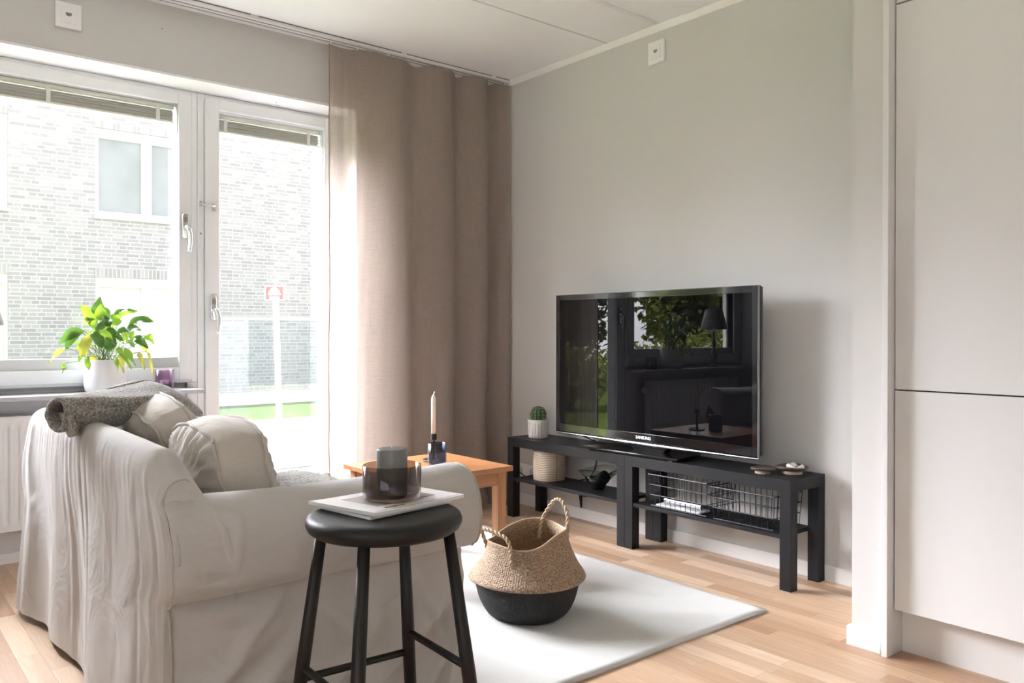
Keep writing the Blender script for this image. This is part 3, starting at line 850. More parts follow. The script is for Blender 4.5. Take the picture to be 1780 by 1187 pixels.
# front skirt, seat deck and loose seat cushions
MB().grid(60, 30, lambda u, v: (SX1 + 0.004 + 0.012 * v + 0.006 * math.sin(u * 40) * v, lerp(SY0, SY1, u), lerp(0.42, 0.022, v))).build('front_skirt', SOFA, sofa, smooth=True)
MB().box(SX0 + 0.04, SX1 - 0.01, SY1 + 0.03, SY0 - 0.03, 0.10, 0.30).build('seat_deck', SOFA, sofa)
def pillow(c, sx, sy, sz, rot, name, mat, parent, piping=True, puff=0.35, seed=0, power=2.6, wr=0.006, nsub=36):
    """box cushion: rounded superellipsoid slab with puckered face and piped edges"""
    M = Matrix.Rotation(rot[2], 3, 'Z') @ Matrix.Rotation(rot[1], 3, 'Y') @ Matrix.Rotation(rot[0], 3, 'X')
    c = Vector(c)
    mb = MB()
    def pt(a, b, s):
        # a, b in [-1, 1]; s = +-1 face
        ra = sx / 2; rb = sy / 2
        k = 1 - 0.16 * (a * a * b * b)
        h = sz / 2 * (1 + puff * (1 - abs(a) ** power) * (1 - abs(b) ** power))
        ed = max(abs(a), abs(b))
        wv = wr * nz(a * 3 + seed, b * 3, s * 2.0) * (0.4 + ed) + wr * 0.9 * math.sin(30 * math.atan2(b, a) + seed + 4 * nz(a * 2, b * 2, seed)) * sm(0.4, 0.8, ed) * (1 - sm(0.86, 1.0, ed))
        return Vector((a * ra * k, b * rb * k, s * (h + wv)))
    n = nsub
    vs = []; idx = {}
    for s in (1, -1):
        for i in range(n + 1):
            for j in range(n + 1):
                a = -1 + 2 * i / n; b = -1 + 2 * j / n
                idx[(s, i, j)] = len(vs); vs.append(pt(a, b, s))
    fs = []
    for i in range(n):
        for j in range(n):
            fs.append((idx[(1, i, j)], idx[(1, i + 1, j)], idx[(1, i + 1, j + 1)], idx[(1, i, j + 1)]))
            fs.append((idx[(-1, i, j)], idx[(-1, i, j + 1)], idx[(-1, i + 1, j + 1)], idx[(-1, i + 1, j)]))
    ringi = [(i, 0) for i in range(n)] + [(n, j) for j in range(n)] + [(i, n) for i in range(n, 0, -1)] + [(0, j) for j in range(n, 0, -1)]
    m2 = 6
    rows = []
    for (i, j) in ringi:
        p = vs[idx[(1, i, j)]]; q = vs[idx[(-1, i, j)]]
        r = []
        for k in range(m2 + 1):
            t_ = k / m2
            v = p.lerp(q, t_)
            o_ = Vector((v.x / (sx / 2), v.y / (sy / 2), 0)); o_ = o_.normalized()
            v = v + o_ * (0.012 * math.sin(PI * t_) + wr * 0.8 * nz(i * 0.12 + seed, j * 0.12, t_ * 2))
            if k == 0: r.append(idx[(1, i, j)])
            elif k == m2: r.append(idx[(-1, i, j)])
            else: r.append(len(vs)); vs.append(v)
        rows.append(r)
    for a_ in range(len(rows)):
        b_ = (a_ + 1) % len(rows)
        for k in range(m2):
            fs.append((rows[a_][k], rows[b_][k], rows[b_][k + 1], rows[a_][k + 1]))
    vs = [M @ v + c for v in vs]
    mb.add(vs, fs)
    o = mb.build(name, mat, parent, smooth=True)
    if piping:
        for s in (1, -1):
            pts = [vs[idx[(s, i, j)]] for (i, j) in ringi]
            pts.append(pts[0])
            pc = M @ Vector((0, 0, s * 0.001))
            MB().tube([p + pc for p in pts], 0.0048, 8, cap=False).build('piping', PIPE, o, smooth=True)
    return o
for yc in (-1.655, -0.86):
    pillow((-2.19, yc, 0.345), 0.66, 0.76, 0.10, (0, 0, 0), 'seat_cushion', SOFA, sofa, seed=yc, wr=0.003, nsub=20)
# back cushions, loose
CG = 'loose piped back cushions on the sofa'
near_c = pillow((-2.398, -1.690, 0.598), 0.40, 0.43, 0.125, (R_(3), R_(84), R_(1)), 'back_cushion', CUSH, None, seed=3, wr=0.009, puff=0.95)
tag(near_c, 'plump beige piped cushion slumped against the near sofa arm, end seam facing us', 'cushion', CG)
far_c = pillow((-2.395, -1.200, 0.640), 0.42, 0.58, 0.105, (R_(2), R_(64), R_(2)), 'back_cushion', CUSH, None, seed=8, wr=0.009, puff=0.95)
tag(far_c, 'beige piped cushion at the far sofa back, its top partly under the grey throw', 'cushion', CG)

# grey knitted throw over the sofa back
def knit_mat():
    M = Mat('grey_wool_knit')
    tcn = M.n('ShaderNodeTexCoord')
    vo = M.n('ShaderNodeTexVoronoi'); vo.inputs['Scale'].default_value = 150
    M.l(tcn.outputs['Object'], vo.inputs['Vector'])
    ns = M.n('ShaderNodeTexNoise'); ns.inputs['Scale'].default_value = 300; M.l(tcn.outputs['Object'], ns.inputs['Vector'])
    cr = M.n('ShaderNodeValToRGB'); e = cr.color_ramp.elements
    e[0].position = 0.15; e[0].color = (0.46, 0.44, 0.41, 1); e[1].position = 0.7; e[1].color = (0.21, 0.20, 0.18, 1)
    M.l(vo.outputs['Distance'], cr.inputs[0]); M.l(cr.outputs[0], M.b.inputs['Base Color'])
    ad2 = M.n('ShaderNodeMath', operation='MULTIPLY_ADD'); ad2.inputs[1].default_value = -1.0; M.l(vo.outputs['Distance'], ad2.inputs[0]); M.l(ns.outputs['Fac'], ad2.inputs[2])
    bp = M.n('ShaderNodeBump'); bp.inputs['Strength'].default_value = 0.9; bp.inputs['Distance'].default_value = 0.004
    M.l(ad2.outputs[0], bp.inputs['Height']); M.l(bp.outputs[0], M.b.inputs['Normal'])
    M.b.inputs['Roughness'].default_value = 0.95; M.b.inputs['Sheen Weight'].default_value = 0.5; M.b.inputs['Specular IOR Level'].default_value = 0.1
    return M.m
KNIT = knit_mat()
def throw():
    # axis of the rolled throw, from the open end at the sofa back to the tail over the far cushion
    ax = catmull([(-2.735, -1.262, 0.802), (-2.705, -1.25, 0.808), (-2.655, -1.232, 0.812), (-2.58, -1.225, 0.812), (-2.50, -1.205, 0.826), (-2.43, -1.17, 0.832), (-2.365, -1.13, 0.808), (-2.29, -1.06, 0.770)], 8)
    n = len(ax)
    def fn(u, v):
        k = u * (n - 1); i = min(int(k), n - 2); f = k - i
        p = ax[i].lerp(ax[i + 1], f)
        a = 2 * PI * v
        ra = lerp(0.050, 0.105, sm(0, 0.5, u)) * (1 - 0.45 * sm(0.7, 1, u))      # across
        rb = (lerp(0.050, 0.048, sm(0, 0.5, u)) + 0.014 * math.exp(-((u - 0.42) / 0.16) ** 2)) * (1 - 0.55 * sm(0.65, 1, u))    # height
        t = (ax[min(i + 1, n - 1)] - ax[i]); t.z = 0; t.normalize()
        s_ = Vector((t.y, -t.x, 0))
        off = s_ * (ra * math.cos(a)) + Vector((0, 0, rb * math.sin(a)))
        off *= 1 + 0.10 * nz(u * 4, math.cos(a) * 1.5, math.sin(a) * 1.5)
        off.z += 0.010 * math.sin(a * 2 + u * 5) 
        return p + off
    th = MB().grid(70, 40, lambda u, v: fn(u, v)).build('throw_blanket', KNIT, smooth=True, solid=0.012)
    tag(th, 'folded grey knitted wool throw draped over the sofa back', 'throw')
    # lower flap hanging just below the open end
    def fl(u, v):
        y = lerp(-1.16, -1.34, u)
        x = -2.700 - 0.004 * math.sin(PI * u)
        z = lerp(0.80, 0.745 + 0.012 * math.cos(u * 5), v)
        return (x + 0.015 * v - 0.01, y, z)
    MB().grid(16, 10, fl).build('folded_flap', KNIT, th, smooth=True, solid=0.010)
    for dz, dd in ((0.048, 0.0), (0.044, 0.018)):
        pts = []
        for i in range(int(n * 0.45), n):
            p = ax[i].copy(); t = (ax[min(i + 1, n - 1)] - ax[max(i - 1, 0)]); t.z = 0; t.normalize()
            pts.append(p + Vector((-t.y, t.x, 0)) * (0.03 + dd) + Vector((0, 0, dz - 0.02 * sm(n * 0.7, n, i))))
        MB().tube(pts, 0.008, 8).build('hem_ridge', KNIT, th, smooth=True)
throw()
k2 = pillow((-2.13, -1.66, 0.525), 0.27, 0.40, 0.09, (R_(4), R_(4), R_(8)), 'knitted_cushion', KNIT, None, piping=False, seed=4, wr=0.01, puff=0.9, nsub=24)
tag(k2, 'grey knitted wool cushion lying on the sofa seat behind the near arm', 'cushion')

# ================================================================ COFFEE TABLE
tb = empty('coffee_table', (-1.22, -0.95, 0), 'small square orange-toned oak side table between sofa and curtain', 'table')
TX0, TX1, TY0, TY1, TZ = -1.495, -0.946, -1.210, -0.690, 0.462
MB().box(TX0, TX1, TY0, TY1, TZ - 0.022, TZ).build('table_top', TABLEM, tb, bevel=0.002)
for (a, b) in ((TX0 + 0.022, TY0 + 0.022), (TX1 - 0.067, TY0 + 0.022), (TX0 + 0.022, TY1 - 0.067), (TX1 - 0.067, TY1 - 0.067)):
    MB().box(a, a + 0.045, b, b + 0.045, 0.0 if False else 0.0105, TZ - 0.022).build('leg', TABLEL, tb, bevel=0.002)
for (x0, x1, y0, y1) in ((TX0 + 0.067, TX1 - 0.067, TY0 + 0.028, TY0 + 0.046), (TX0 + 0.067, TX1 - 0.067, TY1 - 0.046, TY1 - 0.028), (TX0 + 0.028, TX0 + 0.046, TY0 + 0.067, TY1 - 0.067), (TX1 - 0.046, TX1 - 0.028, TY0 + 0.067, TY1 - 0.067)):
    MB().box(x0, x1, y0, y1, TZ - 0.082, TZ - 0.022).build('apron', TABLEM, tb)

DARKM = plain('matt_black_metal', (0.015, 0.015, 0.016), rough=0.45)
WAX = plain('white_wax', (0.86, 0.85, 0.82), rough=0.45)
WICK = plain('wick_cotton', (0.75, 0.72, 0.66), rough=0.9)
stk = empty('candlestick', (-1.146, -0.886, TZ), 'black metal chamber candlestick with round plate, behind the dark glass holder', 'candlestick')
MB().lathe([(0.0, 0.0), (0.044, 0.0), (0.052, 0.008), (0.050, 0.010), (0.042, 0.004), (0.0, 0.004)], (-1.146, -0.886, TZ), 40).build('plate', DARKM, stk, smooth=True)
MB().lathe([(0.0065, 0.004), (0.0065, 0.095), (0.0135, 0.098), (0.0135, 0.125), (0.0115, 0.125), (0.0115, 0.100), (0.0, 0.100)], (-1.146, -0.886, TZ), 24).build('stem', DARKM, stk, smooth=False, bevel=0)
cnd = empty('taper_candle', (-1.146, -0.886, TZ + 0.100), 'tall white unlit taper candle standing in the black candlestick', 'candle')
MB().lathe([(0.0, 0.0), (0.0105, 0.0), (0.0110, 0.17), (0.0105, 0.185), (0.006, 0.196), (0.003, 0.200), (0.0, 0.201)], (-1.146, -0.886, TZ + 0.101), 24).build('candle_body', WAX, cnd, smooth=True)
MB().tube([(-1.146, -0.886, TZ + 0.30), (-1.145, -0.887, TZ + 0.308), (-1.142, -0.888, TZ + 0.315)], 0.0022, 6).build('wick', WAX, cnd, smooth=True)

def tinted_glass(name, c, rough=0.02, base=0.25):
    M = Mat(name); M.t.nodes.remove(M.b)
    tr = M.n('ShaderNodeBsdfTransparent'); tr.inputs[0].default_value = c4(c)
    gl = M.n('ShaderNodeBsdfGlossy'); gl.inputs['Roughness'].default_value = rough
    fr = thin_fresnel(M, 1.5)
    mix = M.n('ShaderNodeMixShader'); M.l(fr.outputs[0], mix.inputs[0]); M.l(tr.outputs[0], mix.inputs[1]); M.l(gl.outputs[0], mix.inputs[2])
    M.l(mix.outputs[0], M.out.inputs[0])
    return M.m
BLUEG = tinted_glass('dark_blue_glass', (0.50, 0.55, 0.64))
SMOKE = tinted_glass('smoked_brown_glass', (0.57, 0.53, 0.515))
PURPLE = tinted_glass('purple_glass', (0.80, 0.69, 0.79))
CLEAR = tinted_glass('clear_glass', (0.90, 0.92, 0.91))
BLACKG = plain('black_swirl_glass', (0.01, 0.01, 0.011), rough=0.06)

def tumbler(name, c, r, h, th, mat, label, cat, r2=None, parent_parts=None, n=48):
    r2 = r2 or r
    pr = [(0.0, 0.0), (r * 0.90, 0.0), (r * 0.985, 0.004), (r, 0.012), (r2, h - 0.001), (r2 - th * 0.5, h), (r2 - th, h - 0.001), (r - th, 0.014), (r * 0.85, 0.007), (0.0, 0.006)]
    o = MB().lathe(pr, c, n).build(name, mat, None, smooth=True, origin=c)
    tag(o, label, cat)
    return o
jc = (-1.195, -0.985, TZ)
jar = tumbler('tealight_holder', jc, 0.041, 0.098, 0.004, BLUEG, 'dark blue glass candle holder in front on the oak side table', 'candle holder')
tea = empty('tealight', (jc[0], jc[1], TZ + 0.008), 'small tealight inside the dark blue glass on the oak table', 'candle')
MB().lathe([(0, 0), (0.019, 0), (0.019, 0.016), (0.0182, 0.016), (0.0182, 0.012), (0, 0.012)], (jc[0], jc[1], TZ + 0.008), 24).build('cup', CHROME, tea, smooth=False)
MB().tube([(jc[0], jc[1], TZ + 0.019), (jc[0], jc[1], TZ + 0.028)], 0.0012, 6).build('wick', WICK, tea)

# ================================================================ TV BENCHES
def bench(y0, label):
    # y0 = far (left) end, runs towards -y for 0.9
    xa, xb = -0.2747, -0.0147
    b = empty('tv_bench', (-0.145, y0 - 0.45, 0), label, 'bench', 'black low benches under the television')
    MB().box(xa, xb, y0 - 0.8995, y0 - 0.0005, 0.400, 0.450).build('bench_top', BLACKW, b, bevel=0.001)
    for yy in (y0 - 0.0505, y0 - 0.8995):
        for xx in (xa, xb - 0.050):
            MB().box(xx, xx + 0.050, yy, yy + 0.050, 0.0, 0.400).build('leg', BLACKW, b, bevel=0.001)
    MB().box(xa + 0.004, xb - 0.02, y0 - 0.8490, y0 - 0.0510, 0.207, 0.224).build('shelf', BLACKW, b, bevel=0.001)
    for yy in (y0 - 0.056, y0 - 0.844):
        MB().box(xa + 0.018, xa + 0.026, yy - 0.004, yy + 0.004, 0.198, 0.207).build('shelf_pin', CHROME, b)
    return b
bench(-0.3454, 'left black TV bench, with woven box and glass bowl on its shelf')
bench(-1.2454, 'right black TV bench, with two wire baskets on its shelf')

# ================================================================ TELEVISION
tv = empty('television', (-0.17, -1.305, 0.45), 'large flat television with glossy black screen standing across both black benches', 'television')
TVX = -0.200
y_l, y_r, z_b, z_t = -0.672, -1.940, 0.512, 1.246
BEZ = plain('piano_black', (0.008, 0.008, 0.009), rough=0.08, spec=0.6)
SCR = plain('tv_screen_glass', (0.003, 0.003, 0.004), rough=0.01, spec=0.21)
bz = MB()
def yzbox(mb, ya, yb, za, zb, xa, xb):
    return mb.box(xa, xb, min(ya, yb), max(ya, yb), za, zb)
bw = 0.028
yzbox(bz, y_l, y_l - bw, z_b, z_t, TVX, TVX + 0.03); yzbox(bz, y_r + bw, y_r, z_b, z_t, TVX, TVX + 0.03)
yzbox(bz, y_l - bw, y_r + bw, z_t - 0.030, z_t, TVX, TVX + 0.03); yzbox(bz, y_l - bw, y_r + bw, z_b, z_b + 0.042, TVX, TVX + 0.03)
bz.build('bezel', BEZ, tv, bevel=0.002)
yzbox(MB(), y_l - bw, y_r + bw, z_b + 0.042, z_t - 0.030, TVX + 0.0015, TVX + 0.01).build('screen', SCR, tv)
yzbox(MB(), y_l - 0.003, y_r + 0.003, z_b + 0.004, z_t - 0.003, TVX + 0.03, TVX + 0.045).build('housing', plain('housing_grey', (0.05, 0.05, 0.055), rough=0.4), tv, bevel=0.003)
ed = MB()
yzbox(ed, y_r, y_r - 0.003, z_b - 0.006, z_t + 0.002, TVX + 0.001, TVX + 0.012)
yzbox(ed, y_l, y_r, z_t, z_t + 0.002, TVX + 0.002, TVX + 0.02)
yzbox(ed, y_l + 0.002, y_l, z_b, z_t + 0.002, TVX + 0.002, TVX + 0.02)
ed.build('edge_trim', plain('clear_acrylic_edge', (0.20, 0.205, 0.22), rough=0.15, spec=0.6), tv)
# chrome strip along bottom, slightly curved
cs = MB()
def csf(u, v):
    y = lerp(y_l + 0.003, y_r - 0.005, u); a = v * PI
    h = 0.011 + 0.006 * math.sin(PI * u)
    return (TVX + 0.008 - 0.010 * math.sin(a), y, z_b - 0.001 - h * (1 - math.cos(a)) / 2)
cs.grid(60, 8, csf).build('chrome_strip', plain('polished_silver', (0.50, 0.51, 0.54), rough=0.16, metal=1), tv, smooth=True)
yzbox(MB(), y_l - 0.01, y_r + 0.01, z_b - 0.013, z_b + 0.002, TVX + 0.006, TVX + 0.03).build('lower_edge', BEZ, tv)
# tapering shoulder under the screen and neck
MB().prism([(-1.16, z_b - 0.004), (-1.46, z_b - 0.004), (-1.40, 0.466), (-1.22, 0.466)], TVX + 0.022, TVX + 0.065, 'x').build('neck', BEZ, tv, bevel=0.002)
sb = MB(); cpt = (-0.175, -1.265)
def plate_pt(u, v): return None
pts2 = [(-0.112, 0.300), (0.112, 0.270), (0.112, -0.270), (-0.112, -0.300)]
rot = Matrix.Rotation(R_(2.2), 2)
poly = [tuple(rot @ Vector(p) + Vector(cpt)) for p in pts2]
sb.prism(poly, 0.456, 0.468, 'z')
sb.build('stand_base', BEZ, tv, bevel=0.003)
for p in pts2:
    ft = MB()
    q = rot @ (Vector(p) * 0.86) + Vector(cpt); ft.box(q.x - 0.01, q.x + 0.01, q.y - 0.01, q.y + 0.01, 0.450, 0.457)
    ft.build('rubber_foot', DARKM, tv)
# brand lettering, as on the set
def text_mesh(name, body, size, mat, M4, parent=None, extrude=0.0004, sxy=1.0, bold=0.0):
    cu = bpy.data.curves.new(name, 'FONT'); cu.body = body; cu.size = size; cu.extrude = extrude; cu.align_x = 'CENTER'; cu.align_y = 'CENTER'; cu.offset = bold
    cu.space_character = sxy
    to = bpy.data.objects.new(name, cu); col.objects.link(to)
    dg = bpy.context.evaluated_depsgraph_get()
    me = bpy.data.meshes.new_from_object(to.evaluated_get(dg))
    bpy.data.objects.remove(to)
    me.transform(M4); me.materials.clear(); me.materials.append(mat)
    o = bpy.data.objects.new(name, me); col.objects.link(o)
    if parent is not None:
        o.parent = parent; o.location = -Vector(parent.location)
    return o
Mtv = Matrix(((0, 0, -1, TVX - 0.0008), (-1, 0, 0, -1.300), (0, 1, 0, z_b + 0.020), (0, 0, 0, 1)))
text_mesh('logo_lettering', 'SAMSUNG', 0.021, plain('silver_lettering', (0.85, 0.86, 0.88), rough=0.3), Mtv, tv, bold=0.0006)
# cable behind the TV
cbm = plain('black_cable', (0.01, 0.01, 0.01), rough=0.5)
tag(MB().tube(catmull([(-0.148, -0.795, 0.56), (-0.130, -0.792, 0.50), (-0.060, -0.80, 0.462), (-0.008, -0.79, 0.44), (-0.008, -0.79, 0.33), (-0.009, -0.74, 0.245), (-0.009, -0.60, 0.20), (-0.010, -0.42, 0.155), (-0.012, -0.28, 0.170), (-0.022, -0.262, 0.196)], 8), 0.0032, 8).build('television_cable', cbm, smooth=True), 'black cable running down behind the woven box to the socket', 'cable')
tag(MB().tube(catmull([(-0.010, -1.16, 0.43), (-0.012, -1.08, 0.37), (-0.015, -0.95, 0.31), (-0.015, -0.86, 0.262), (-0.012, -0.80, 0.18), (-0.014, -0.72, 0.135), (-0.012, -0.64, 0.14), (-0.010, -0.50, 0.175), (-0.012, -0.30, 0.150), (-0.022, -0.150, 0.196)], 8), 0.0030, 8).build('extension_cable', cbm, smooth=True), 'black cable slanting behind the glass bowl and looping below the shelf', 'cable')
plg = MB(); plg.tube([(-0.024, -0.685, 0.135), (-0.024, -0.690, 0.068)], [0.010, 0.006], 10)
tag(plg.build('cable_plug', cbm, smooth=True), 'black plug hanging down behind the left bench leg', 'plug')

# ---------------------------------------------------------------- things on the benches
CER = plain('pale_ceramic', (0.60, 0.58, 0.55), rough=0.5, var=0.06, vscale=25)
cp = (-0.166, -0.487, 0.45)
cac = empty('potted_cactus', cp, 'small round cactus in a ribbed pale pot at left end of bench', 'plant')
def ribr(r, z, a, j):
    if 0.012 < z < 0.085 and r > 0.045: r = r * (1 - 0.055 * (0.5 + 0.5 * math.cos(a * 20)) ** 3)
    return r, z
MB().lathe([(0, 0), (0.052, 0), (0.055, 0.004), (0.0555, 0.012), (0.0565, 0.014), (0.0575, 0.05), (0.0585, 0.084), (0.059, 0.086), (0.060, 0.104), (0.0575, 0.106), (0.055, 0.104), (0.054, 0.09), (0, 0.09)], cp, 160, fn=ribr).build('pot', CER, cac, smooth=True)
def cacr(r, z, a, j): return r * (1 - 0.13 * (0.5 + 0.5 * math.cos(a * 13)) ** 2), z
MB().lathe([(0.0, 0.09), (0.036, 0.09), (0.044, 0.115), (0.046, 0.135), (0.040, 0.158), (0.026, 0.173), (0.010, 0.178), (0, 0.177)], cp, 130, fn=cacr).build('cactus_body', plain('cactus_green', (0.055, 0.11, 0.045), rough=0.6, var=0.3, vscale=30), cac, smooth=True)
sp = MB(); rr_ = random.Random(2)
for k in range(13):
    a = 2 * PI * (k + 0.5) / 13
    for r, z in ((0.044, 0.112), (0.0465, 0.130), (0.043, 0.150), (0.030, 0.168)):
        p = Vector((r * math.cos(a), r * math.sin(a), z)) + Vector(cp)
        for q in range(4):
            d = Vector((math.cos(a) + rr_.uniform(-.7, .7), math.sin(a) + rr_.uniform(-.7, .7), rr_.uniform(-.3, .8))).normalized()
            sp.tube([p - d * 0.002, p + d * rr_.uniform(0.008, 0.016)], [0.0006, 0.0002], 4, cap=False)
sp.build('spines', plain('cactus_spine', (0.62, 0.45, 0.36), rough=0.7), cac)

# woven box with lid on the shelf
SHZ = 0.224
def cord_mat():
    M = Mat('pale_paper_cord'); tcn = M.n('ShaderNodeTexCoord')
    wv = M.n('ShaderNodeTexWave', bands_direction='Z'); wv.inputs['Scale'].default_value = 32; wv.inputs['Distortion'].default_value = 2.5; wv.inputs['Detail'].default_value = 2; wv.inputs['Detail Scale'].default_value = 0.6
    M.l(tcn.outputs['Object'], wv.inputs['Vector'])
    cr = M.n('ShaderNodeValToRGB'); e = cr.color_ramp.elements; e[0].position = 0.0; e[0].color = (0.30, 0.22, 0.15, 1); e[1].position = 0.4; e[1].color = (0.66, 0.57, 0.46, 1)
    M.l(wv.outputs['Fac'], cr.inputs[0]); M.l(cr.outputs[0], M.b.inputs['Base Color'])
    bp = M.n('ShaderNodeBump'); bp.inputs['Strength'].default_value = 0.6; bp.inputs['Distance'].default_value = 0.002
    M.l(wv.outputs['Fac'], bp.inputs['Height']); M.l(bp.outputs[0], M.b.inputs['Normal']); M.b.inputs['Roughness'].default_value = 0.8
    return M.m
STRAW = cord_mat()
SEAMW = plain('box_stitching', (0.28, 0.18, 0.11), rough=0.8)
wbx = empty('woven_box', (-0.150, -0.560, SHZ), 'round-cornered box wound with pale cord on left bench shelf', 'box')
def rbox(mb, cx_, cy_, sx, sy, z0, z1, rows, bulge=0.004, rad=0.04, rz=0.0, cap=True, taper=1.0, amp=0.0009):
    pr = []
    for qx, qy, a0 in ((1, 1, 0), (-1, 1, 90), (-1, -1, 180), (1, -1, 270)):
        for k in range(9):
            a = R_(a0 + 90 * k / 8)
            pr.append((qx * (sx / 2 - rad) + rad * math.cos(a), qy * (sy / 2 - rad) + rad * math.sin(a)))
    n = len(pr)
    M = Matrix.Rotation(rz, 2)
    vs = []; fs = []
    L = rows * 4
    for j in range(L + 1):
        z = lerp(z0, z1, j / L); t_ = j / L
        k = 1 + bulge * math.sin(PI * t_) / (sx / 2) + amp / (sx / 2) * math.cos(2 * PI * j / 4)
        k *= lerp(1, taper, t_)
        for p in pr:
            q = M @ Vector((p[0] * k, p[1] * k)); vs.append((cx_ + q.x, cy_ + q.y, z))
    for j in range(L):
        for i in range(n):
            i2 = (i + 1) % n
            fs.append((j * n + i, j * n + i2, (j + 1) * n + i2, (j + 1) * n + i))
    if cap:
        fs.append(tuple(range(n - 1, -1, -1))); fs.append(tuple(L * n + i for i in range(n)))
    return mb.add(vs, fs)
rbox(MB(), -0.150, -0.562, 0.165, 0.160, SHZ, SHZ + 0.148, 30, rad=0.068, rz=R_(-8)).build('box_body', STRAW, wbx, smooth=True)
rbox(MB(), -0.150, -0.562, 0.168, 0.163, SHZ + 0.1485, SHZ + 0.162, 3, bulge=0.001, rad=0.068, rz=R_(-8)).build('lid', STRAW, wbx, smooth=True)
lp = MB()
q_ = (Vector((-F.x, -F.y, 0)) * 0.90 + rh0 * 0.44).normalized()
lp.tube([Vector((-0.150, -0.562, SHZ + z_)) + q_ * (r_ + 0.0005) for z_, r_ in ((0.002, 0.0835), (0.035, 0.0862), (0.075, 0.0872), (0.115, 0.0862), (0.162, 0.0842))], 0.0022, 6)
lp.build('stitching', SEAMW, wbx, smooth=True)
hd = MB(); hd.tube(catmull([(-0.150, -0.51, SHZ + 0.160), (-0.150, -0.525, SHZ + 0.166), (-0.150, -0.56, SHZ + 0.166), (-0.150, -0.575, SHZ + 0.160)], 5), 0.003, 8)
hd.build('lid_loop', SEAMW, wbx, smooth=True)

# glass bowl with black swirl
gb = (-0.150, -0.945, SHZ)
gbo = empty('glass_bowl', gb, 'clear flared glass bowl with black swirled base on left bench shelf', 'bowl')
def wav(r, z, a, j): return (r * (1 + 0.03 * math.sin(3 * a) * z * 8), z + 0.010 * math.sin(2 * a + 1) * (z / 0.105) ** 2)
MB().lathe([(0.046, 0.035), (0.075, 0.065), (0.105, 0.104), (0.103, 0.105), (0.072, 0.067), (0.043, 0.038)], gb, 64, fn=wav).build('flared_rim', CLEAR, gbo, smooth=True)
def wav2(r, z, a, j):
    if z > 0.034: z += 0.016 * math.sin(2 * a + 0.8) + 0.008 * math.sin(5 * a); r += 0.010 * math.sin(2 * a + 0.8)
    return r, z
MB().lathe([(0.0, 0.0), (0.030, 0.0), (0.032, 0.004), (0.045, 0.030), (0.072, 0.062), (0.069, 0.063), (0.041, 0.034), (0.025, 0.014), (0, 0.010)], gb, 64, fn=wav2).build('swirl_base', BLACKG, gbo, smooth=True)

# wire baskets
WIRE = plain('dark_steel_wire', (0.035, 0.035, 0.038), rough=0.35, metal=0.8)
WIREC = plain('steel_rim_wire', (0.45, 0.45, 0.46), rough=0.3, metal=1)
def wire_basket(y0, y1, label, zt=0.142, rimc=False):
    xa, xb = -0.262, -0.050
    b = empty('wire_basket', ((xa + xb) / 2, (y0 + y1) / 2, SHZ), label, 'basket', 'black wire baskets on the right bench shelf')
    r = 0.0017
    tp = 0.010
    def loop(z, k, rad):
        t_ = tp * (1 - k)
        return [(xa + t_, y0 - t_, z), (xb - t_, y0 - t_, z), (xb - t_, y1 + t_, z), (xa + t_, y1 + t_, z), (xa + t_, y0 - t_, z)]
    w1 = MB()
    for f in (0.02, 0.36, 0.68):
        p = loop(SHZ + 0.002 + f * zt, f, r)
        for i in range(4): w1.tube([p[i], p[i + 1]], r, 6)
    ny = 11; nx = 7
    for i in range(ny + 1):
        f = i / ny
        ya = lerp(y0, y1, f); yb_ = lerp(y0 - tp, y1 + tp, f)
        w1.tube([(xa, ya, SHZ + 0.002 + zt), (xa + tp, yb_, SHZ + 0.004), (xb - tp, yb_, SHZ + 0.004), (xb, ya, SHZ + 0.002 + zt)], r, 6)
    for i in range(nx + 1):
        f = i / nx
        xv = lerp(xa, xb, f); xw = lerp(xa + tp, xb - tp, f)
        w1.tube([(xv, y0, SHZ + 0.002 + zt), (xw, y0 - tp, SHZ + 0.003), (xw, y1 + tp, SHZ + 0.003), (xv, y1, SHZ + 0.002 + zt)], r, 6)
    w1.build('wire_mesh', WIRE, b)
    w2 = MB(); p = loop(SHZ + 0.002 + zt, 1, r)
    for i in range(4): w2.tube([p[i], p[i + 1]], 0.0024, 8)
    w2.build('rim_wire', WIREC if rimc else WIRE, b)
wire_basket(-1.385, -1.725, 'left black wire basket holding a rolled silver tube and papers', 0.150)
wire_basket(-1.745, -2.062, 'right black wire basket, empty, beside the bench leg')
tag(MB().tube([(-0.205, -1.445, SHZ + 0.030), (-0.205, -1.655, SHZ + 0.030)], 0.013, 20).build('foil_roll', CHROME, smooth=False), 'shiny silver roll lying in the left wire basket', 'roll')
tag(MB().box(-0.245, -0.165, -1.67, -1.42, SHZ + 0.0065, SHZ + 0.013).build('paper_stack', PLASTIC), 'white folded papers flat in the left wire basket', 'paper')

# two dark stoneware dishes on the bench
STONE = plain('dark_stoneware', (0.085, 0.072, 0.055), rough=0.42, var=0.35, vscale=22)
STONEB = plain('raw_clay_foot', (0.42, 0.33, 0.26), rough=0.7)
def dish(c, r, h, label, tilt=0.0):
    d = empty('stoneware_dish', c, label, 'dish', 'small dark stoneware dishes on the right bench')
    f = lambda rr, z, a, j: (rr * (1 + 0.02 * math.sin(3 * a)), z + 0.0025 * math.sin(2 * a + 1) * (z / h))
    MB().lathe([(0.0, 0.010), (r * 0.5, 0.009), (r * 0.85, h * 0.62), (r, h), (r * 0.97, h + 0.001), (r * 0.80, h * 0.72), (r * 0.5, 0.016), (0, 0.014)], c, 56, fn=f).build('dish_body', STONE, d, smooth=True)
    MB().lathe([(r * 0.62, 0.0), (r * 0.60, 0.0115), (r * 0.5, 0.0115), (r * 0.5, 0.0), (r * 0.62, 0.0)], c, 40).build('foot_ring', STONEB, d, smooth=True)
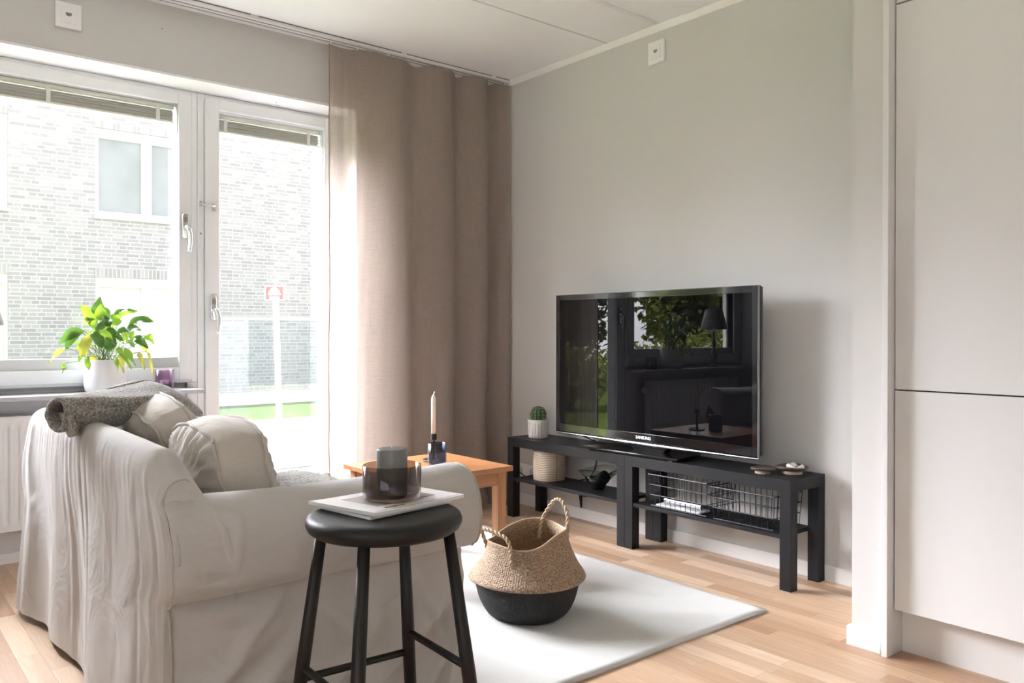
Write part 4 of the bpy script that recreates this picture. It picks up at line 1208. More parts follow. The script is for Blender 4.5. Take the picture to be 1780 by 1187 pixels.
dish((-0.198, -1.966, 0.45), 0.053, 0.023, 'smaller empty dark stoneware dish on right bench end')
dish((-0.107, -2.046, 0.45), 0.069, 0.030, 'larger dark stoneware dish holding a white shell on bench end')
sh = MB()
def shell(u, v):
    t_ = u * 2.2 * PI
    rr = 0.022 + 0.008 * u
    cxs = Vector((-0.105 + rr * math.cos(t_) * 0.8, -2.046 - 0.010 + rr * 1.25 * math.sin(t_), 0.478 + 0.004 * math.sin(t_ * 3)))
    a = 2 * PI * v; r0 = 0.0065 + 0.003 * math.sin(6 * u * PI)
    return cxs + Vector((math.cos(a) * r0 * math.cos(t_), math.cos(a) * r0 * math.sin(t_), math.sin(a) * r0 * 1.2))
sh.grid(60, 12, shell)
tag(sh.build('sea_shell', plain('shell_white', (0.72, 0.69, 0.64), rough=0.6, var=0.25, vscale=90), smooth=True), 'white curled sea shell lying in the larger stoneware dish', 'shell')

# ================================================================ STOOL
SC = Vector((-2.303, -2.410, 0))
fh = Vector((F.x, F.y, 0)).normalized(); rh = Vector((fh.y, -fh.x, 0))
stool = empty('bar_stool', SC, 'round black wooden stool with four splayed legs in front of sofa', 'stool')
STZ = 0.652
MB().lathe([(0.0, STZ - 0.042), (0.140, STZ - 0.042), (0.154, STZ - 0.040), (0.164, STZ - 0.033), (0.1690, STZ - 0.023), (0.1690, STZ - 0.015), (0.1650, STZ - 0.006), (0.158, STZ - 0.0015), (0.150, STZ), (0.140, STZ), (0.10, STZ - 0.0005), (0.0, STZ - 0.002)], SC, 72).build('seat', STOOLM, stool, smooth=True)
offs = [(-0.144, 0.022), (-0.020, -0.144), (0.022, 0.144), (0.144, -0.022)]
legs = []
for (a, b) in offs:
    top = SC + rh * a * 0.98 + fh * b * 0.98 + Vector((0, 0, STZ - 0.038))
    bot = SC + rh * a * 1.60 + fh * b * 1.60 + Vector((0, 0, 0.0))
    legs.append((top, bot))
    MB().tube([top, top.lerp(bot, 0.5), bot], [0.0125, 0.0155, 0.0135], 20).build('leg', STOOLM, stool, smooth=True)
def onleg(i, z):
    t, b = legs[i]; return t.lerp(b, (t.z - z) / (t.z - b.z))
for i, j, z in ((0, 2, 0.272), (2, 3, 0.322), (0, 1, 0.300), (1, 3, 0.262)):
    MB().tube([onleg(i, z), onleg(j, z)], 0.0085, 14).build('stretcher', STOOLM, stool, smooth=True)

# magazines on the stool
PAPER = plain('magazine_paper', (0.80, 0.80, 0.80), rough=0.5)
PRINT = plain('cover_photo', (0.30, 0.27, 0.255), rough=0.35, var=0.45, vscale=14)
INK = plain('black_ink', (0.02, 0.02, 0.02), rough=0.5)
def sheet(name, pts, z0, th, mat, label=None, cat=None, parent=None, curl=0.0, group=None):
    A, B, Cc, D = [Vector((p[0], p[1], 0)) for p in pts]    # left, near, right, far
    def top(u, v):
        p = A.lerp(B, v).lerp(D.lerp(Cc, v), u)
        return Vector((p.x, p.y, z0 + th + curl * (abs(u - 0.5) * 2) ** 3 * 0.6))
    mb = MB(); n = 16
    vs = [top(i / n, j / n) for i in range(n + 1) for j in range(n + 1)]
    vb = [Vector((v.x, v.y, v.z - th)) for v in vs]
    N = len(vs); fs = []
    for i in range(n):
        for j in range(n):
            a = i * (n + 1) + j
            fs.append((a, a + n + 1, a + n + 2, a + 1)); fs.append((N + a, N + a + 1, N + a + n + 2, N + a + n + 1))
    ring = [j for j in range(n)] + [i * (n + 1) + n for i in range(n)] + [n * (n + 1) + j for j in range(n, 0, -1)] + [i * (n + 1) for i in range(n, 0, -1)]
    for k in range(len(ring)):
        a, b = ring[k], ring[(k + 1) % len(ring)]
        fs.append((a, b, N + b, N + a))
    mb.add(vs + vb, fs)
    o = mb.build(name, mat, parent)
    if label: tag(o, label, cat, group)
    return o, top
MG = 'magazines stacked on the black stool'
lowm, _ = sheet('magazine', [(-2.402, -2.292), (-2.372, -2.468), (-2.142, -2.432), (-2.165, -2.262)], STZ + 0.0005, 0.0065, PAPER, 'white magazine at the bottom, directly on the black stool seat', 'magazine', group=MG)
topm, tfn = sheet('magazine', [(-2.420, -2.280), (-2.368, -2.478), (-2.108, -2.436), (-2.150, -2.245)], STZ + 0.0075, 0.0075, PAPER, 'upper white magazine with a brown photo cover under the smoked glass', 'magazine', curl=0.003, group=MG)
def onmag(u, v, dz=0.0006):
    p = tfn(u, v); p.z += dz; return p
pm = MB(); pm.grid(10, 10, lambda a, b: onmag(lerp(0.20, 0.84, a), lerp(0.18, 0.76, b)))
pm.build('cover_photo', PRINT, topm)
ux = (tfn(1, 0.87) - tfn(0, 0.87)); ux.z = 0; ux.normalize(); uy = Vector((-ux.y, ux.x, 0))
pz = onmag(0.30, 0.875, 0.0008)
Mm = Matrix(((ux.x, uy.x, 0, pz.x), (ux.y, uy.y, 0, pz.y), (0, 0, 1, pz.z), (0, 0, 0, 1)))
text_mesh('title_lettering', 'Mandibroc', 0.0125, INK, Mm, topm, extrude=0.0001, bold=0.0003)
ln = MB(); ln.grid(12, 1, lambda a, b: onmag(lerp(0.05, 0.97, a), 0.955 + 0.008 * b, 0.0007)); ln.build('spine_line', INK, topm)

# smoked glass bowl with grey pillar candle
gc = (-2.258, -2.366, STZ + 0.0162)
sg = tumbler('smoked_glass_bowl', gc, 0.0655, 0.077, 0.0045, SMOKE, 'smoked brown glass bowl holding a grey candle on the stool', 'glass bowl', r2=0.066)
gcn = empty('pillar_candle', (gc[0], gc[1], gc[2] + 0.007), 'thick grey pillar candle standing in the smoked glass bowl', 'candle')
GREYW = plain('grey_wax', (0.16, 0.168, 0.17), rough=0.45)
MB().lathe([(0.0, 0.0), (0.034, 0.0), (0.0345, 0.002), (0.0345, 0.101), (0.0335, 0.104), (0.030, 0.1045), (0.008, 0.1025), (0.0, 0.102)], (gc[0], gc[1], gc[2] + 0.008), 48).build('candle_body', GREYW, gcn, smooth=True)
MB().tube([(gc[0], gc[1], gc[2] + 0.110), (gc[0] - 0.001, gc[1], gc[2] + 0.120), (gc[0] - 0.003, gc[1], gc[2] + 0.127)], 0.0013, 6).build('wick', WICK, gcn, smooth=True)

# ================================================================ BELLY BASKET
BC = Vector((-1.266, -1.680, 0.0115))
def straw_mat(name, c1, c2, sc_=1.0, bump=0.9):
    M = Mat(name)
    tcn = M.n('ShaderNodeTexCoord')
    sx = M.n('ShaderNodeSeparateXYZ'); M.l(tcn.outputs['Object'], sx.inputs[0])
    at = M.n('ShaderNodeMath', operation='ARCTAN2'); M.l(sx.outputs['Y'], at.inputs[0]); M.l(sx.outputs['X'], at.inputs[1])
    cb = M.n('ShaderNodeCombineXYZ')
    mu = M.n('ShaderNodeMath', operation='MULTIPLY'); mu.inputs[1].default_value = 0.19 / (0.0085 * sc_); M.l(at.outputs[0], mu.inputs[0])
    mz = M.n('ShaderNodeMath', operation='MULTIPLY'); mz.inputs[1].default_value = 1 / (0.0052 * sc_); M.l(sx.outputs['Z'], mz.inputs[0])
    M.l(mu.outputs[0], cb.inputs[0]); M.l(mz.outputs[0], cb.inputs[1])
    vo = M.n('ShaderNodeTexVoronoi', voronoi_dimensions='2D'); vo.inputs['Scale'].default_value = 1.0; vo.inputs['Randomness'].default_value = 0.55
    M.l(cb.outputs[0], vo.inputs['Vector'])
    sp_ = M.n('ShaderNodeSeparateColor'); M.l(vo.outputs['Color'], sp_.inputs[0])
    mix = M.n('ShaderNodeMix', data_type='RGBA'); mix.inputs[6].default_value = c4(c1); mix.inputs[7].default_value = c4(c2); M.l(sp_.outputs[0], mix.inputs[0])
    dk = M.n('ShaderNodeMapRange'); dk.inputs[1].default_value = 0.35; dk.inputs[2].default_value = 0.65; dk.inputs[3].default_value = 1.0; dk.inputs[4].default_value = 0.55
    M.l(vo.outputs['Distance'], dk.inputs[0])
    vsc = M.n('ShaderNodeVectorMath', operation='SCALE'); M.l(mix.outputs[2], vsc.inputs[0]); M.l(dk.outputs[0], vsc.inputs['Scale'])
    M.l(vsc.outputs[0], M.b.inputs['Base Color'])
    ng = M.n('ShaderNodeMath', operation='MULTIPLY'); ng.inputs[1].default_value = -1.0; M.l(vo.outputs['Distance'], ng.inputs[0])
    bp = M.n('ShaderNodeBump'); bp.inputs['Strength'].default_value = bump; bp.inputs['Distance'].default_value = 0.004
    M.l(ng.outputs[0], bp.inputs['Height']); M.l(bp.outputs[0], M.b.inputs['Normal'])
    M.b.inputs['Roughness'].default_value = 0.75
    return M.m
SEAG = straw_mat('seagrass_weave', (0.44, 0.31, 0.21), (0.29, 0.19, 0.12))
SEAB = straw_mat('black_seagrass', (0.018, 0.018, 0.020), (0.010, 0.010, 0.011), 0.8, 0.7)
bk = empty('belly_basket', BC, 'two-tone seagrass belly basket, natural above black, on the cream rug', 'basket')
def bfn(r, z, a, j):
    # a measured in world; lateral component along camera-right
    lat = math.cos(a) * rh.x + math.sin(a) * rh.y
    dep = math.cos(a) * fh.x + math.sin(a) * fh.y
    z2 = z
    if z > 0.15:
        k = (z - 0.15) / 0.13
        z2 = z + k * (0.018 * lat + 0.012 * dep - 0.010 * math.cos(3 * a + 0.5))
        r = r * (1 + 0.05 * k * math.cos(2 * a - 0.4)) + 0.004 * k * math.sin(5 * a)
    r *= 1 + 0.012 * math.sin(3 * a + 1) + 0.008 * nz(math.cos(a) * 2, math.sin(a) * 2, z * 12)
    return r, z2
lower = [(0.0, 0.0), (0.115, 0.0), (0.140, 0.006), (0.158, 0.026), (0.176, 0.060), (0.187, 0.098), (0.193, 0.130), (0.189, 0.148)]
lowc = [(p.x, p.y) for p in catmull([(a, b, 0) for a, b in lower], 4)]
lb = MB().lathe(lowc, BC, 90, fn=bfn).build('black_base', SEAB, bk, smooth=True, origin=BC)
upper = [(0.178, 0.140), (0.200, 0.136), (0.214, 0.138), (0.2155, 0.146), (0.207, 0.160), (0.190, 0.182), (0.172, 0.215), (0.158, 0.245), (0.149, 0.272), (0.1465, 0.288), (0.140, 0.290), (0.138, 0.272), (0.150, 0.235), (0.176, 0.18), (0.180, 0.12), (0.165, 0.06), (0.13, 0.018), (0.0, 0.012)]
upc = [(p.x, p.y) for p in catmull([(a, b, 0) for a, b in upper], 5)]
ub = MB().lathe(upc, BC, 110, fn=bfn).build('natural_top', SEAG, bk, smooth=True, origin=BC)
rimp = []
for i in range(61):
    a = 2 * PI * i / 60; r, z = bfn(0.1435, 0.290, a, 0)
    rimp.append(BC + Vector((r * math.cos(a), r * math.sin(a), z)))
ROPE = plain('seagrass_rope', (0.40, 0.29, 0.19), rough=0.8, var=0.3, vscale=120)
MB().tube(rimp, 0.0038, 8, cap=False).build('rim_braid', ROPE, bk, smooth=True)
def rope(path, rr, name, parent):
    pts = catmull(path, 14)
    mb = MB(); n = len(pts)
    for s in (0, 1):
        out = []
        for i, p in enumerate(pts):
            t = (pts[min(i + 1, n - 1)] - pts[max(i - 1, 0)]).normalized()
            up = Vector((0.3, 0.2, 1)) if abs(t.z) < 0.9 else Vector((1, 0.3, 0))
            nx = t.cross(up).normalized(); ny = t.cross(nx)
            L = i * 0.62 + s * PI
            out.append(p + (nx * math.cos(L) + ny * math.sin(L)) * rr * 0.75)
        mb.tube(out, rr * 0.85, 8)
    mb.build(name, ROPE, parent, smooth=True)
def bp_(lat, dep, z): return BC + rh * lat + fh * dep + Vector((0, 0, z))
rope([bp_(0.045, 0.120, 0.245), bp_(0.055, 0.137, 0.300), bp_(0.075, 0.140, 0.345), bp_(0.105, 0.128, 0.388), bp_(0.130, 0.100, 0.392), bp_(0.150, 0.060, 0.352), bp_(0.148, 0.030, 0.300), bp_(0.146, 0.015, 0.255)], 0.0050, 'handle', bk)
rope([bp_(-0.147, -0.02, 0.215), bp_(-0.152, -0.03, 0.262), bp_(-0.168, -0.04, 0.312), bp_(-0.150, -0.060, 0.322), bp_(-0.110, -0.095, 0.315), bp_(-0.075, -0.125, 0.300), bp_(-0.062, -0.140, 0.262), bp_(-0.060, -0.155, 0.215)], 0.0050, 'handle', bk)

# ================================================================ SILL: potted plant, tealight, lamp
PC = Vector((-2.253, 0.222, 0.764))
plant = empty('potted_plant', PC, 'green peace lily with drooping yellowing leaves in a grey-white pot on sill', 'plant')
MB().lathe([(0, 0), (0.075, 0), (0.086, 0.008), (0.091, 0.030), (0.0935, 0.150), (0.0925, 0.152), (0.089, 0.150), (0.087, 0.12), (0.0, 0.12)], PC, 64).build('pot', plain('matt_white_pot', (0.66, 0.66, 0.67), rough=0.55), plant, smooth=True)
MB().lathe([(0, 0.121), (0.0865, 0.121)], PC, 24).build('soil', plain('potting_soil', (0.03, 0.02, 0.012), rough=0.95), plant)
def leaf_mat(name, c, c2):
    M = Mat(name); M.t.nodes.remove(M.b)
    tcn = M.n('ShaderNodeTexCoord')
    ns = M.n('ShaderNodeTexNoise'); ns.inputs['Scale'].default_value = 40; M.l(tcn.outputs['Object'], ns.inputs['Vector'])
    mix = M.n('ShaderNodeMix', data_type='RGBA'); mix.inputs[6].default_value = c4(c); mix.inputs[7].default_value = c4(c2); M.l(ns.outputs['Fac'], mix.inputs[0])
    df = M.n('ShaderNodeBsdfDiffuse'); tl = M.n('ShaderNodeBsdfTranslucent'); gl = M.n('ShaderNodeBsdfGlossy'); gl.inputs['Roughness'].default_value = 0.28
    M.l(mix.outputs[2], df.inputs[0]); 
    br_ = M.n('ShaderNodeVectorMath', operation='MULTIPLY'); br_.inputs[1].default_value = (1.9, 1.6, 0.6); M.l(mix.outputs[2], br_.inputs[0]); M.l(br_.outputs[0], tl.inputs[0])
    s1 = M.n('ShaderNodeMixShader'); s1.inputs[0].default_value = 0.30; M.l(df.outputs[0], s1.inputs[1]); M.l(tl.outputs[0], s1.inputs[2])
    fr = thin_fresnel(M, 1.38)
    s2 = M.n('ShaderNodeMixShader'); M.l(fr.outputs[0], s2.inputs[0]); M.l(s1.outputs[0], s2.inputs[1]); M.l(gl.outputs[0], s2.inputs[2])
    M.l(s2.outputs[0], M.out.inputs[0])
    return M.m
LF = {'d': leaf_mat('leaf_dark', (0.025, 0.070, 0.026), (0.045, 0.105, 0.032)), 'b': leaf_mat('leaf_bright', (0.09, 0.19, 0.035), (0.14, 0.25, 0.05)), 'y': leaf_mat('leaf_yellowing', (0.20, 0.26, 0.07), (0.32, 0.33, 0.12))}
# x right, z up from soil centre, in units of 1/2085 m ; depth, width, droop
LV = [((665, 300), (690, 95), 130, 'd', .00, .0), ((640, 400), (440, 170), 120, 'b', .02, .1), ((700, 330), (745, 165), 110, 'b', -.02, .0), ((820, 270), (1025, 235), 60, 'b', .03, .15), ((880, 380), (815, 265), 110, 'b', -.03, .0),
      ((940, 370), (1160, 340), 95, 'd', .02, .3), ((950, 440), (1135, 425), 80, 'd', -.03, .3), ((1015, 490), (1172, 605), 90, 'd', .0, .2), ((1075, 470), (1165, 560), 80, 'b', .04, .2), ((430, 405), (240, 635), 115, 'd', .02, .35),
      ((575, 425), (310, 575), 110, 'd', -.05, .35), ((610, 430), (485, 290), 100, 'b', .05, .1), ((470, 570), (335, 610), 55, 'b', .03, .1), ((572, 592), (465, 545), 60, 'b', -.03, .1), ((655, 470), (600, 690), 105, 'y', -.075, .0),
      ((690, 655), (685, 775), 80, 'y', -.085, .0), ((600, 650), (535, 735), 40, 'b', -.08, .1), ((250, 590), (65, 745), 45, 'y', .03, .2), ((440, 740), (400, 835), 45, 'b', -.09, .0), ((440, 610), (370, 700), 70, 'y', .06, .1),
      ((700, 440), (810, 600), 120, 'd', -.08, .1), ((880, 480), (850, 640), 115, 'd', -.08, .1), ((680, 430), (830, 350), 90, 'd', -.04, .25), ((820, 410), (965, 530), 85, 'd', -.08, .2), ((960, 590), (1090, 770), 70, 'b', -.05, .1),
      ((1080, 640), (1165, 805), 50, 'y', -.03, .1), ((960, 660), (995, 835), 55, 'y', -.09, .0), ((1180, 630), (1245, 890), 30, 'y', -.04, .3), ((1060, 530), (1110, 645), 65, 'y', .03, .1), ((470, 310), (370, 370), 60, 'y', .06, .2),
      ((895, 600), (985, 640), 50, 'b', -.06, .1), ((730, 300), (700, 180), 90, 'd', .04, .0), ((760, 420), (640, 330), 80, 'b', .03, .1), ((900, 420), (980, 540), 80, 'b', .05, .2), ((540, 470), (420, 470), 70, 'b', .06, .3), ((1000, 320), (1130, 320), 70, 'b', .06, .2),
      ((760, 520), (740, 640), 80, 'd', .05, .1), ((620, 520), (560, 560), 60, 'd', .05, .2), ((820, 500), (900, 560), 80, 'b', .06, .2)]
rl_ = random.Random(23)
for (b, t_, wd, c, dep, droop) in list(LV):
    if rl_.random() < 0.55 and wd > 50:
        jx, jy = rl_.uniform(-45, 45), rl_.uniform(-30, 45)
        LV.append(((b[0] + jx * .6, b[1] + jy * .6), (t_[0] + jx * 1.3, t_[1] + jy * 1.3), wd * rl_.uniform(.6, .85), rl_.choice('dbb') if c != 'y' else 'b', dep + rl_.choice((-.045, .05)), droop + 0.1))
cols_mb = {'d': MB(), 'b': MB(), 'y': MB()}
stm = MB()
rp_ = random.Random(7)
def pl(px, py, dep):
    return PC + rh * ((px - 730) / 2085) + Vector((0, 0, (1035 - py) / 2085 - 0.004)) + fh * dep
for (b, tp_, wd, c, dep, droop) in LV:
    P0 = pl(b[0], b[1], dep); P1 = pl(tp_[0], tp_[1], dep + rp_.uniform(-.035, .035))
    # keep clear of the window sash behind
    P0.y = min(P0.y, 0.272); P1.y = min(P1.y, 0.272)
    ax_ = P1 - P0; L = ax_.length
    mid = (P0 + P1) / 2 + Vector((0, 0, droop * L))
    W = wd / 2085 * 0.52
    view = (mid - Vector(cam.matrix_world.translation)).normalized()
    tw = rp_.uniform(-0.9, 0.9)
    pts = bez(P0, mid, P1, 12)
    base_side = ax_.cross(view).normalized()
    nrm_ = ax_.normalized().cross(base_side)
    side = base_side * math.cos(tw * 0.7) + nrm_ * math.sin(tw * 0.7)
    nn_ = ax_.normalized().cross(side).normalized()
    mb = cols_mb[c]; n0 = len(mb.v)
    for i, p in enumerate(pts):
        t_ = i / 12
        wv_ = W * (math.sin(PI * min(1, t_ ** 0.75)) ** 0.8) * (1 - 0.15 * t_)
        wave = 0.006 * math.sin(t_ * 9 + wd)
        for q in (-1, -0.5, 0, 0.5, 1):
            mb.v.append(tuple(p + side * wv_ * q + nn_ * (abs(q) * wv_ * 0.28 + wave * q)))
    for i in range(12):
        for q in range(4):
            a = n0 + i * 5 + q; mb.f.append((a, a + 1, a + 6, a + 5))
    rootp = PC + Vector((rp_.uniform(-.035, .035), rp_.uniform(-.03, .03), 0.122))
    midp = (rootp + P0) / 2 + Vector((0, 0, 0.25 * (P0 - rootp).length)) * 0.6
    stm.tube(bez(rootp, midp, P0, 10), 0.0016, 6)
for c, nm in (('d', 'dark_leaves'), ('b', 'bright_leaves'), ('y', 'yellowing_leaves')):
    o = cols_mb[c].build(nm, LF[c], plant, smooth=True, recalc=False)
    o['label'] = {'d': 'dark green glossy leaves', 'b': 'fresh light green leaves', 'y': 'pale yellowing drooping leaves'}[c]
stm.build('stems', leaf_mat('stem_green', (0.12, 0.20, 0.05), (0.16, 0.22, 0.06)), plant, smooth=True)

tp3 = (-1.992, 0.200, 0.764)
pg = tumbler('tealight_glass', tp3, 0.0425, 0.098, 0.004, PURPLE, 'purple glass tealight holder on the sill right of the plant', 'candle holder')
tl = empty('tealight', (tp3[0], tp3[1], tp3[2] + 0.008), 'small tealight inside the purple glass on the window sill', 'candle')
MB().lathe([(0, 0), (0.020, 0), (0.020, 0.016), (0.0192, 0.016), (0.0192, 0.012), (0, 0.012)], (tp3[0], tp3[1], tp3[2] + 0.030), 24).build('cup', WAX, tl)
MB().lathe([(0, 0), (0.034, 0), (0.036, 0.020), (0, 0.020)], (tp3[0], tp3[1], tp3[2] + 0.009), 24).build('glass_base', PURPLE, tl)
MB().tube([(tp3[0], tp3[1], tp3[2] + 0.04), (tp3[0], tp3[1], tp3[2] + 0.052)], 0.0012, 6).build('wick', WAX, tl)

lpo = Vector((-2.775, 0.205, 0.764))
lamp = empty('table_lamp', lpo, 'table lamp with grey fabric shade on the sill, cut by left frame edge', 'lamp')
MB().lathe([(0, 0), (0.055, 0), (0.055, 0.010), (0.030, 0.022), (0.016, 0.045), (0.022, 0.075), (0.034, 0.10), (0.022, 0.13), (0.012, 0.155), (0.016, 0.18), (0.020, 0.20), (0.010, 0.23), (0.008, 0.30), (0, 0.30)], lpo, 36).build('lamp_base', plain('grey_lamp_wood', (0.30, 0.29, 0.28), rough=0.4), lamp, smooth=True)
MB().lathe([(0.112, 0.310), (0.070, 0.475), (0.068, 0.475), (0.110, 0.310)], lpo, 48).build('lamp_shade', plain('grey_shade_fabric', (0.30, 0.29, 0.29), rough=0.9), lamp, smooth=True)
shr = MB(); shr.tube([lpo + Vector((0, 0, 0.295)), lpo + Vector((0, 0, 0.40))], 0.010, 10)
for k in range(3):
    a = 2 * PI * k / 3; shr.tube([lpo + Vector((0, 0, 0.40)), lpo + Vector((0.087 * math.cos(a), 0.087 * math.sin(a), 0.40))], 0.0015, 5)
shr.build('socket_ring', CHROME, lamp)

# ================================================================ OUTSIDE
GND = plain('pale_paving', (0.14, 0.138, 0.132), rough=0.9, spec=0.0, var=0.12, vscale=3)
def gz(y):
    return -0.10 - 0.30 * sm(4.5, 9.14, y) - 0.14 * sm(9.14, 13.5, y)
pv = MB().grid(20, 40, lambda u, v: (lerp(-3.4, 12, u), lerp(0.46, 9.14, v), gz(lerp(0.46, 9.14, v))))
tag(pv.build('paving', GND), kind='structure')
def grass_mat(nm, ca, cb_):
    M = Mat(nm); tcn = M.n('ShaderNodeTexCoord')
    ns = M.n('ShaderNodeTexNoise'); ns.inputs['Scale'].default_value = 5; ns.inputs['Detail'].default_value = 10; M.l(tcn.outputs['Object'], ns.inputs['Vector'])
    cr = M.n('ShaderNodeValToRGB'); e = cr.color_ramp.elements; e[0].position = .3; e[0].color = c4(ca); e[1].position = .7; e[1].color = c4(cb_)
    M.l(ns.outputs['Fac'], cr.inputs[0]); M.l(cr.outputs[0], M.b.inputs['Base Color']); M.b.inputs['Roughness'].default_value = .9; M.b.inputs['Specular IOR Level'].default_value = 0
    return M.m
GRASS = grass_mat('lawn_grass', (0.08, 0.12, 0.03), (0.17, 0.22, 0.06))
GRASP = grass_mat('pale_courtyard_grass', (0.020, 0.042, 0.014), (0.032, 0.058, 0.022))
lawn = MB().grid(10, 12, lambda u, v: (lerp(-2.4, 12, u), lerp(9.14, 13.6, v), gz(lerp(9.14, 13.6, v)) + 0.005))
tag(lawn.build('lawn_strip', GRASP), kind='structure')
lawn2 = MB().grid(20, 24, lambda u, v: (lerp(-22, -3.4, u), lerp(0.46, 22, v), -0.10 - 0.2 * sm(4, 20, lerp(0.46, 22, v)) + 0.05 * nz(u * 6, v * 6)))
tag(lawn2.build('lawn', GRASS), kind='structure')
tag(MB().box(-2.4, 12, 0.46, 0.47, -0.12, -0.105).box(-30, 30, 14.5, 40, -0.62, -0.60).box(-30, 30, -20, 50, -0.90, -0.88).build('ground', plain('far_ground', (0.25, 0.27, 0.2), rough=0.9)), kind='structure')

# brick building across the courtyard
BY = 13.57
BRK = brick_mat('grey_brick'); BRS = brick_mat('grey_brick_soldier', True)
bld = empty('apartment_building', (4, BY, -0.6), 'grey brick apartment building with white windows across the courtyard', 'building')
holes = [(-2.35, -0.80, 3.33, 5.07), (0.67, 2.95, 3.33, 5.06), (-2.35, -0.80, 0.30, 2.138), (0.67, 2.95, 0.30, 2.138), (6.8, 8.6, 3.33, 5.06), (6.8, 8.6, 0.30, 2.138)]
xs = sorted(set([-3.0, 12.0] + [h[0] for h in holes] + [h[1] for h in holes]))
zs = sorted(set([-0.26, 7.6] + [h[2] for h in holes] + [h[3] for h in holes]))
bmesh_ = MB()
for i in range(len(xs) - 1):
    for j in range(len(zs) - 1):
        mxx, mzz = (xs[i] + xs[i + 1]) / 2, (zs[j] + zs[j + 1]) / 2
        if any(h[0] < mxx < h[1] and h[2] < mzz < h[3] for h in holes): continue
        bmesh_.box(xs[i], xs[i + 1], BY, BY + 0.3, zs[j], zs[j + 1])
bmesh_.build('brick_wall', BRK, bld)
MB().box(-3.02, 12, BY - 0.03, BY + 0.3, -0.62, -0.26).build('plinth', plain('white_plinth', (0.50, 0.50, 0.50), rough=0.8), bld)
MB().box(-3.05, 12.05, BY - 0.05, BY + 6, 7.6, 7.8).box(-3.0, -2.7, BY + 0.3, BY + 6, -0.6, 7.6).build('roof', plain('roof_grey', (0.2, 0.2, 0.21), rough=0.8), bld)
WF = plain('outer_frame_white', (0.62, 0.62, 0.60), rough=0.5)
FG = plain('far_window_glass', (0.24, 0.255, 0.275), rough=0.15, var=0.25, vscale=2)
CURW = plain('drawn_white_blind', (0.55, 0.55, 0.53), rough=0.9)
for hi, (x0, x1, z0, z1) in enumerate(holes):
    f = MB(); rect_frame(f, x0, x1, z0, z1, 0.065, 0.065, 0.19, 0.11, BY + 0.04, BY + 0.12)
    xm = x0 + (x1 - x0) * 0.42
    f.box(xm - 0.10, xm + 0.10, BY + 0.04, BY + 0.12, z0 + 0.11, z1 - 0.19)
    fo = f.build('window_frame', WF, bld)
    low = z0 < 1 or x1 < 0
    MB().box(x0 + 0.06, x1 - 0.06, BY + 0.09, BY + 0.10, z0 + 0.1, z1 - 0.18).build('window_glass' if not low else 'window_blind', FG if not low else CURW, fo)
    MB().box(x0 - 0.03, x1 + 0.03, BY - 0.06, BY + 0.05, z0 - 0.05, z0).build('window_ledge', WF, fo)
    sl = MB().box(x0 - 0.02, x1 + 0.02, BY - 0.012, BY - 0.001, z1, z1 + 0.17); sl.build('brick_lintel', BRS, fo)

# glass balustrade
fn_ = empty('glass_balustrade', (0.4, 2.6, -0.1), 'frameless glass balustrade with white top rail outside the balcony door', 'balustrade')
MB().box(-1.0, 4.2, 2.600, 2.612, -0.04, 1.150).build('glass_panel', FENCEG, fn_)
MB().box(-1.0, 4.2, 2.590, 2.622, 1.150, 1.172).build('top_rail', WF, fn_, bevel=0.003)
MB().box(-1.0, 4.2, 2.580, 2.632, -0.10, -0.03).build('base_rail', WF, fn_)

# red notice sign on a white post
sg_ = empty('sign_post', (-0.09, 3.18, -0.10), 'white post carrying a small red sign with a white dome on the terrace', 'sign')
b0_ = Vector((-0.09, 3.18, -0.10)); tdir = (Vector((-0.125, 3.205, 1.38)) - b0_)
MB().tube([b0_, b0_ + tdir], 0.026, 16).build('post', WF, sg_, smooth=True)
MB().lathe([(0, 0), (0.07, 0), (0.06, 0.06), (0.03, 0.10), (0, 0.10)], b0_, 24).build('post_foot', WF, sg_, smooth=True)
Cs = b0_ + tdir + Vector((0, 0, 0.025)) - fh * 0.032
def onsign(a, b, d=0.0): return Cs + rh * a + Vector((0, 0, b)) - fh * d
m_ = MB()
for d, s1_, s2_ in ((0, 0.088, 0.068),):
    vs = [onsign(a * s1_, b * s2_, dd) for dd in (0, 0.006) for a, b in ((-1, -1), (1, -1), (1, 1), (-1, 1))]
    m_.add(vs, [(0, 1, 2, 3), (4, 7, 6, 5), (0, 4, 5, 1), (1, 5, 6, 2), (2, 6, 7, 3), (3, 7, 4, 0)])
sp_ = m_.build('sign_plate', WF, sg_)
m_ = MB(); vs = [onsign(a * 0.079, b * 0.060, dd) for dd in (0.0062, 0.0075) for a, b in ((-1, -1), (1, -1), (1, 1), (-1, 1))]
m_.add(vs, [(0, 1, 2, 3), (4, 7, 6, 5), (0, 4, 5, 1), (1, 5, 6, 2), (2, 6, 7, 3), (3, 7, 4, 0)])
m_.build('red_face', plain('sign_red', (0.55, 0.06, 0.06), rough=0.5), sp_)
m_ = MB(); ring = [(0.055 * math.cos(PI * k / 20), -0.018 + 0.070 * math.sin(PI * k / 20)) for k in range(21)]
vs = [onsign(a, b, 0.0078) for a, b in ring] + [onsign(a, b, 0.009) for a, b in ring]; n = 21
m_.add(vs, [tuple(range(n)), tuple(range(2 * n - 1, n - 1, -1))] + [(i, (i + 1) % n, n + (i + 1) % n, n + i) for i in range(n)])
vs = [onsign(a * 0.045, -0.045 + b * 0.014, dd) for dd in (0.0078, 0.009) for a, b in ((-1, -1), (1, -1), (1, 1), (-1, 1))]
m_.add(vs, [(0, 1, 2, 3), (4, 7, 6, 5), (0, 4, 5, 1), (1, 5, 6, 2), (2, 6, 7, 3), (3, 7, 4, 0)])
m_.build('white_dome', WF, sp_)

